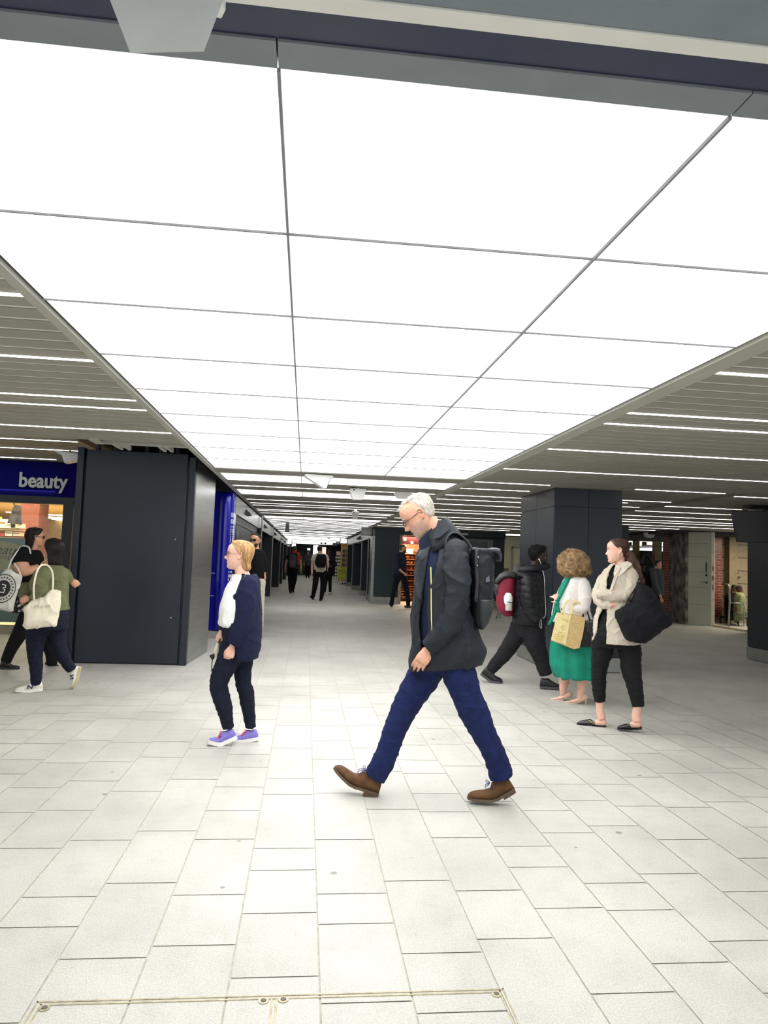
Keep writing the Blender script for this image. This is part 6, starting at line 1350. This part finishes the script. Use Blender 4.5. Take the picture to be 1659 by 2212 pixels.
# ---------------------------------------------------------------- simple recipe for walkers farther away
def walker(label, gx, gy, head, legs, torso, arms, cols_, Y=None, face=-90, pitch=0, hairrows=None, shoes=None, skinm=SKM, hands=True, hairm=None, voxel=.014, vox=None, sleeves=None, foldv=.008):
    P = Person(label, gx, gy, Y=Y); H = Head(P, head[0], head[1], head[2], face_deg=face, pitch=pitch)
    L_ = [P.limb(l, n=14, sub=3) for l in legs]; A_ = [P.limb(a, n=12, sub=3) for a in arms]; T_ = P.slab(torso, n=24, sub=3)
    hs = []
    if hands:
        for a in arms:
            e = a[-1]; f_ = a[-2]; dx, dy = e[0]-f_[0], e[1]-f_[1]; l = max(.1, math.hypot(dx, dy)); hp_ = .16/P.k
            hs += hand(P.w(e[0], e[1], e[2]), P.w(e[0]+dx/l*hp_, e[1]+dy/l*hp_, e[2]), -P.r if face in (-90, 90) else -P.v, size=.18, curl=.5)
    bodymesh(P, [H.mesh(nu=36, nv=32)]+H.ears()+[H.neck(P.w((torso[0][1]+torso[0][2])/2, torso[0][0]+2, 0))]+[shrink(q, .8) for q in L_]+[shrink(q, .9) for q in A_]+[shrink(T_, .85)]+hs, skinm, voxel=voxel)
    tm, lm, hm_, shm = cols_
    sl = [P.limb(s_, n=12, sub=3) for s_ in (sleeves if sleeves is not None else [])]
    P.piece('top', [T_]+sl, tm, voxel=voxel, it=2, fold=folds(foldv, 8)); 
    P.piece('trousers', L_+[P.slab([(torso[-1][0]-6*.01/P.k, torso[-1][1]+1, torso[-1][2]-1, torso[-1][3]), (torso[-1][0]+.08/P.k, torso[-1][1]+1, torso[-1][2]-1, torso[-1][3]*.95), (torso[-1][0]+.16/P.k, torso[-1][1]+2, torso[-1][2]-2, torso[-1][3]*.8)], n=20)], lm, voxel=voxel, it=2, fold=folds(.006, 8))
    if hairrows is not False:
        P.piece('hair', [H.hair(hairrows or [(.995, .010, 0), (.85, .012, 0), (.7, .012, 56), (.4, .010, 84), (.1, .008, 100), (-.2, .006, 116), (-.42, .002, 132)], nu=32, noise_a=.003)], hm_)
    for s_ in shoes or []: shoe(P, s_, 'trainer', shm, BSOLE, sole_t=.10, tall=1.1)
    return P, H
BLK = cloth('black_plain', (14, 14, 17), .9); BHAIR = mat('black_hair', (20, 17, 17), .6, bump=.5, bs=90)
def bpack(P, label, rows, m, off=-.22, strap=None, pocket=None, pm=None):
    t = pack(P, label, [P.slab([r+(off,) for r in rows], ex=2.8, n=24)], m, strap or [], BLACK, {'at': (rows[-1][1], rows[-1][0], off)}, voxel=.012)
    if pocket:
        mb = MB(); mb.loft(P.slab([r+(off-rows[1][3]*P.k*.8,) for r in pocket], ex=2.8, n=20)); build('front_pocket', mb, pm, t, smooth=True)
    return t
# man with black beard and sunglasses standing by the doors
P, H = walker('man in a black jumper, cream trousers and sunglasses standing against the dark doors', 560, 1345,
  (551.5, 1168, 30), [[(562, 1258, 0, 12, 12), (563, 1290, -.02, 9, 9), (562, 1330, -.02, 8, 8), (561, 1372, 0, 7, 7)], [(554, 1258, .05, 11, 12), (552, 1310, .05, 9, 9), (551, 1372, .05, 7, 7)]],
  [(1186, 545, 562, 9), (1192, 536, 569, 13), (1215, 535, 572, 15), (1250, 537, 572, 14)], [[(568, 1196, 0, 6, 6), (572, 1222, 0, 5.5, 5.5), (571, 1240, -.04, 4, 4)], [(538, 1196, 0, 6, 6), (536, 1225, 0, 5, 5), (538, 1245, 0, 4, 4)]],
  (BLK, cloth('cream_chino', (206, 198, 180), .85), BHAIR, BLK), Y=12.85, face=62, sleeves=[[(566, 1194, 0, 7, 7), (573, 1215, 0, 7, 7), (573, 1236, -.03, 6, 6)], [(540, 1194, 0, 7, 7), (535, 1220, 0, 6, 6), (537, 1240, 0, 5, 5)]], voxel=.010, skinm=SKM,
  shoes=[[(562, 1375, .12), (560, 1379, -.12)], [(551, 1375, .15), (549, 1379, -.1)]])
H.details(brow=True, browc=(30, 24, 22)); H.glasses(None, BLACK, mat('green_lens', (12, 40, 40), .1), r=.023, thick=.002)
mb = MB()
for th in range(-8, 9):
    for z_ in (-.94, -.86, -.78, -.70, -.6, -.5):
        if z_ > -.74 and abs(th) < 4: continue
        p = face(hp(th*.14, z_)); mb.ball(H.m(p.x, p.y-.004, p.z), .013*H.s, n=6)
P.piece('beard', [mb], BHAIR)
# walkers in the passage, seen from behind
P, H = walker('man in a red and black tee walking away down the passage', 631, 1281,
  (636, 1186.5, 14), [[(627, 1226, 0, 6, 6), (627, 1252, 0, 5, 5), (627.5, 1278, -.1, 3.6, 3.6)], [(638, 1226, 0, 6, 6), (636, 1252, .05, 5, 5), (631.5, 1276, .2, 3.6, 3.6)]],
  [(1193.5, 630, 642, 4), (1197, 622, 648, 6), (1212, 623, 647, 7), (1228, 624, 644, 6.5)], [[(621.5, 1203, 0, 3.2, 3.2), (618, 1216, 0, 2.6, 2.6), (615.5, 1230, -.05, 2, 2)], [(647.5, 1203, 0, 3.2, 3.2), (650, 1218, 0, 2.6, 2.6), (650, 1232, -.1, 2, 2)]],
  (mat('cloth_red_black', (20, 22, 34), .85, vs=1.0, rgb2=(176, 56, 48), th=(.49, .5)), BLK, mat('greyish_hair', (88, 84, 76), .8), BLK), sleeves=[[(624, 1199, 0, 4, 4), (620, 1208, 0, 4, 4)], [(646, 1199, 0, 4, 4), (649, 1208, 0, 4, 4)]], face=-90,
  shoes=[[(628, 1281, -.2), (627.5, 1281, .1)], [(633, 1280, .15), (634, 1278.5, .4)]], skinm=SKM)
# the red half of the shirt
RED = cloth('red_shoulder', (186, 62, 54), .85); mb = MB(); mb.loft(P.slab([(1192.5, 637, 643.5, 5), (1197, 640, 648.6, 6.8), (1212, 641, 647.8, 7.6), (1220, 641, 646.5, 7.2)], n=20)); mb.loft(P.limb([(645, 1198, 0, 4.4, 4.4), (649, 1208, 0, 4.4, 4.4)]))
P.piece('red_half', [mb], RED); mb = MB(); mb.loft(P.limb([(636, 1191, 0, 5.2, 5.2), (636, 1195, 0, 6, 6)])); P.piece('red_collar', [mb], RED)
bpack(P, 'grey backpack on the walker in the red and black tee', [(1198, 625, 638, 5), (1204, 623.5, 640, 6.5), (1218, 623, 640, 7), (1227, 625, 638, 5)], cloth('grey_pack', (66, 64, 64), .7), off=-.26, pocket=[(1211, 626, 637, 2), (1217, 625, 638, 3), (1225, 626, 637, 2)], pm=cloth('grey_pack_pocket', (80, 76, 76), .7))
P, H = walker('man in a white tee with a black backpack walking away down the passage', 687, 1297,
  (690.5, 1187, 15.5), [[(683, 1234, 0, 7.5, 7), (681, 1262, 0, 6, 6), (675.5, 1290, .2, 4, 4)], [(697, 1234, 0, 7.5, 7), (698, 1262, 0, 6, 6), (693.5, 1294, -.15, 4, 4)]],
  [(1195, 685, 697, 5), (1199.5, 677, 706, 7), (1216, 678, 705, 8), (1236, 677.5, 703.5, 8)], [[(676, 1206, 0, 3.8, 3.8), (674, 1224, 0, 3, 3), (674, 1240, -.1, 2.3, 2.3)], [(706, 1206, 0, 3.8, 3.8), (709, 1222, 0, 3, 3), (708, 1226, .2, 2.3, 2.3)]],
  (cloth('white_tee', (196, 192, 180), .9), BLK, BHAIR, BLK), sleeves=[[(679, 1202, 0, 5, 5), (675.5, 1212, 0, 4.8, 4.8)], [(704, 1202, 0, 5, 5), (708, 1212, 0, 4.8, 4.8)]],
  shoes=[[(670, 1290, .25), (678, 1296, .1)], [(693, 1298, -.2), (692.5, 1297, .12)]], skinm=SKP)
bpack(P, 'black backpack on the walker in the white tee', [(1197, 686, 702, 6), (1203, 683, 705, 8), (1216, 680.5, 705, 9), (1226, 685, 702, 6)], BLK, off=-.28)
P, H = walker('person in dark clothes with white shoes and folded arms, walking beside the white tee', 709, 1283,
  (710, 1195.5, 13), [[(705, 1240, 0, 4.5, 4.5), (703, 1262, 0, 3.6, 3.6), (700, 1280, 0, 3, 3)], [(713, 1240, 0, 4.5, 4.5), (713, 1262, 0, 3.6, 3.6), (713, 1280, 0, 3, 3)]],
  [(1204, 706, 717, 4), (1208, 702, 721, 5), (1222, 702, 720, 6), (1242, 702, 718, 6)], [[(720, 1210, 0, 3.4, 3.4), (723, 1222, -.05, 3, 3), (712, 1224, -.2, 2.5, 2.5)]],
  (cloth('dark_grey_top', (30, 28, 32), .9), BLK, BHAIR, WSOLE), sleeves=[[(719, 1208, 0, 3.8, 3.8), (724, 1220, -.05, 4, 4), (716, 1224, -.18, 3.6, 3.6)]], face=120, skinm=SKB,
  shoes=[[(700, 1284, .1), (699.5, 1285, -.2)], [(712.5, 1283, .1), (713, 1284, -.2)]])
P, H = walker('grey haired walker in a grey jacket, the farthest figure in the passage', 665, 1248,
  (666, 1191.5, 6.8), [[(663, 1220, 0, 2.8, 2.8), (662, 1245, 0, 2, 2)], [(668, 1220, 0, 2.8, 2.8), (667, 1246, 0, 2, 2)]],
  [(1196, 663, 669, 2), (1199, 659.5, 672.5, 3), (1210, 660, 672, 3.2), (1222, 660.5, 671.5, 3.2)], [[(659, 1203, 0, 1.8, 1.8), (657, 1214, 0, 1.6, 1.6), (657, 1222, 0, 1.2, 1.2)], [(673, 1203, 0, 1.8, 1.8), (674, 1214, 0, 1.6, 1.6), (674, 1221, 0, 1.2, 1.2)]],
  (cloth('grey_jacket', (70, 70, 68), .9), BLK, mat('greyish_hair', (88, 84, 76), .8), BLK), sleeves=[[(659.5, 1202, 0, 2, 2), (657, 1214, 0, 2, 2)], [(672.5, 1202, 0, 2, 2), (674, 1214, 0, 2, 2)]], voxel=.02,
  shoes=[[(662, 1248, -.2), (662, 1247.6, .1)], [(667, 1248, -.1), (667, 1247.6, .2)]])
# bearded man in dark shirt walking right
P, H = walker('bearded man in a dark shirt and dark jeans walking right, before the teal pillar', 862, 1312,
  (871, 1185.5, 17.5), [[(863, 1238, .05, 8.5, 9), (855, 1260, .08, 6.5, 7), (850, 1280, .08, 5, 6), (845, 1308, .08, 4.6, 4.6)], [(870, 1238, -.05, 8.5, 9), (875, 1262, -.08, 6.5, 7), (880, 1282, -.08, 5, 6), (882, 1309, -.08, 4.6, 4.6)]],
  [(1193, 860, 873, 6), (1198, 853, 876, 9), (1215, 850, 878, 10), (1240, 848, 878, 10)], [[(855, 1204, -.18, 5.5, 5.5), (857, 1222, -.22, 4.6, 4.6), (866, 1233, -.24, 3, 3), (873, 1238, -.22, 2.6, 2.6)]],
  (cloth('charcoal_shirt', (38, 42, 56), .9), cloth('navy_jean_far', (13, 19, 30), .9), mat('cropped_hair', (60, 44, 40), .8), mat('black_white_trainer', (40, 40, 42), .6, vs=30, rgb2=(170, 170, 168), th=(.6, .65))), face=176, skinm=SKM,
  sleeves=[[(856, 1202, -.17, 6.5, 6.5), (856, 1222, -.22, 5.8, 5.8), (862, 1230, -.24, 4.4, 4.4)]], hairrows=[(.995, .004, 0), (.85, .004, 0), (.7, .004, 66), (.4, .005, 92), (.1, .005, 104), (-.2, .004, 120), (-.4, .002, 134)],
  shoes=[[(841, 1307, .08), (850, 1315, .08)], [(874, 1315, -.08), (892, 1312, -.08)]])
mb = MB()
for th in range(-8, 9):
    for z_ in (-.95, -.87, -.79, -.7, -.6, -.5):
        if z_ > -.75 and abs(th) < 3: continue
        p = face(hp(th*.14, z_)); mb.ball(H.m(p.x, p.y-.004, p.z), .015*H.s, n=6)
P.piece('beard', [mb], BHAIR)
# man in grey hoodie at the back right
P, H = walker('man in a grey hooded top with a dark rucksack, walking right at the back', 1410, 1347,
  (1422, 1219.5, 19), [[(1414, 1288, .05, 9, 9), (1410, 1315, .08, 7, 7), (1406, 1343, .08, 5, 5)], [(1424, 1288, -.05, 9, 9), (1424, 1315, -.05, 7, 7), (1424, 1344, -.05, 5, 5)]],
  [(1228, 1412, 1428, 8), (1234, 1405, 1432, 11), (1255, 1404, 1435, 12), (1290, 1406, 1434, 12)], [[(1411, 1240, -.18, 6.5, 6.5), (1416, 1262, -.22, 5.5, 5.5), (1424, 1282, -.2, 4, 4), (1428, 1292, -.2, 3, 3)]],
  (cloth('grey_hoodie', (70, 74, 80), .9), BLK, BHAIR, BLK), face=178, skinm=SKM, sleeves=[[(1411, 1238, -.18, 7.4, 7.4), (1415, 1262, -.22, 6.6, 6.6), (1425, 1284, -.2, 5, 5)], [(1408, 1230, 0, 5, 9), (1405, 1234, 0, 5, 9)]],
  shoes=[[(1402, 1346, .08), (1416, 1348, .08)], [(1420, 1347, -.05), (1434, 1348, -.05)]])
bpack(P, 'dark rucksack on the man in the grey hooded top', [(1236, 1399, 1410, 8), (1245, 1394, 1410, 10), (1265, 1393, 1410, 11), (1280, 1397, 1410, 8)], BLK, off=.02)
P, H = walker('dim person in dark clothes just left of the grey hooded man', 1385, 1340,
  (1387, 1226, 16), [[(1383, 1290, 0, 7, 7), (1383, 1336, 0, 5, 5)], [(1391, 1290, 0, 7, 7), (1391, 1336, 0, 5, 5)]], [(1236, 1380, 1394, 7), (1242, 1374, 1399, 9), (1265, 1375, 1399, 9), (1292, 1376, 1399, 9)],
  [[(1374, 1245, -.1, 4.5, 4.5), (1376, 1262, -.25, 4, 4), (1388, 1256, -.35, 3, 3)]], (cloth('dark_maroon_coat', (44, 20, 24), .9), BLK, BHAIR, BLK), Y=22.3, face=40, sleeves=[[(1375, 1244, -.1, 5.2, 5.2), (1375, 1262, -.25, 5, 5), (1385, 1257, -.34, 4, 4)]], skinm=SKB)
# seated pair in the doorway
for lab, gx, hx, hy, tm, fx in (('person in black crouching low in the doorway, behind the steel handrail', 1580, 1586, 1272, BLK, 178), ('person in a pale lime jacket bent over on a low seat in the doorway', 1600, 1597, 1273, cloth('lime_jacket', (140, 146, 110), .85), 12)):
    s_ = 1 if gx < 1590 else -1
    P, H = walker(lab, gx, 1344, (hx, hy, 17.5), [[(gx-6*s_, 1322, 0, 9, 10), (gx+8*s_, 1318, -.05, 7, 8), (gx+10*s_, 1342, -.05, 5, 5)], [(gx-6*s_, 1324, .15, 9, 10), (gx+9*s_, 1320, .2, 7, 8), (gx+11*s_, 1342, .2, 5, 5)]],
      [(1280, hx-9, hx+7, 8), (1286, gx-14, gx+10, 12), (1305, gx-15, gx+11, 13), (1326, gx-14, gx+10, 13)], [[(gx-2*s_, 1290, -.2, 5, 5), (gx+2*s_, 1306, -.25, 4.5, 4.5), (gx+9*s_, 1312, -.2, 3, 3)]],
      (tm, BLK if s_ > 0 else cloth('lime_trouser', (110, 116, 84), .85), BHAIR, BLK), Y=(18.9 if s_ > 0 else 18.3), face=fx, pitch=30, sleeves=[[(gx-2*s_, 1290, -.2, 6, 6), (gx+2*s_, 1305, -.25, 5.5, 5.5), (gx+7*s_, 1311, -.2, 4.5, 4.5)]], skinm=SKB,
      shoes=[[(gx+7*s_, 1345, -.05), (gx+16*s_, 1345, -.05)]])
    st = thing('low_seat', P.w(gx-5*s_, 1346, .05), 'low dark seat under the ' + ('crouching person in black' if s_ > 0 else 'bent person in the pale lime jacket'), 'seat')
    mb = MB(); a = P.w(gx-14, 1332, .08); mb.box((a.x, a.y-.2, a.z-.05), (a.x+.3, a.y+.25, a.z)); build('seat_pad', mb, BLACK, st)
    for dx in (.02, .26):
        for dy in (-.17, .22):
            mb = MB(); mb.tube([(a.x+dx, a.y+dy, 0), (a.x+dx, a.y+dy, a.z-.04)], .014, 6); build('leg', mb, BLACK, st)
clean_org()
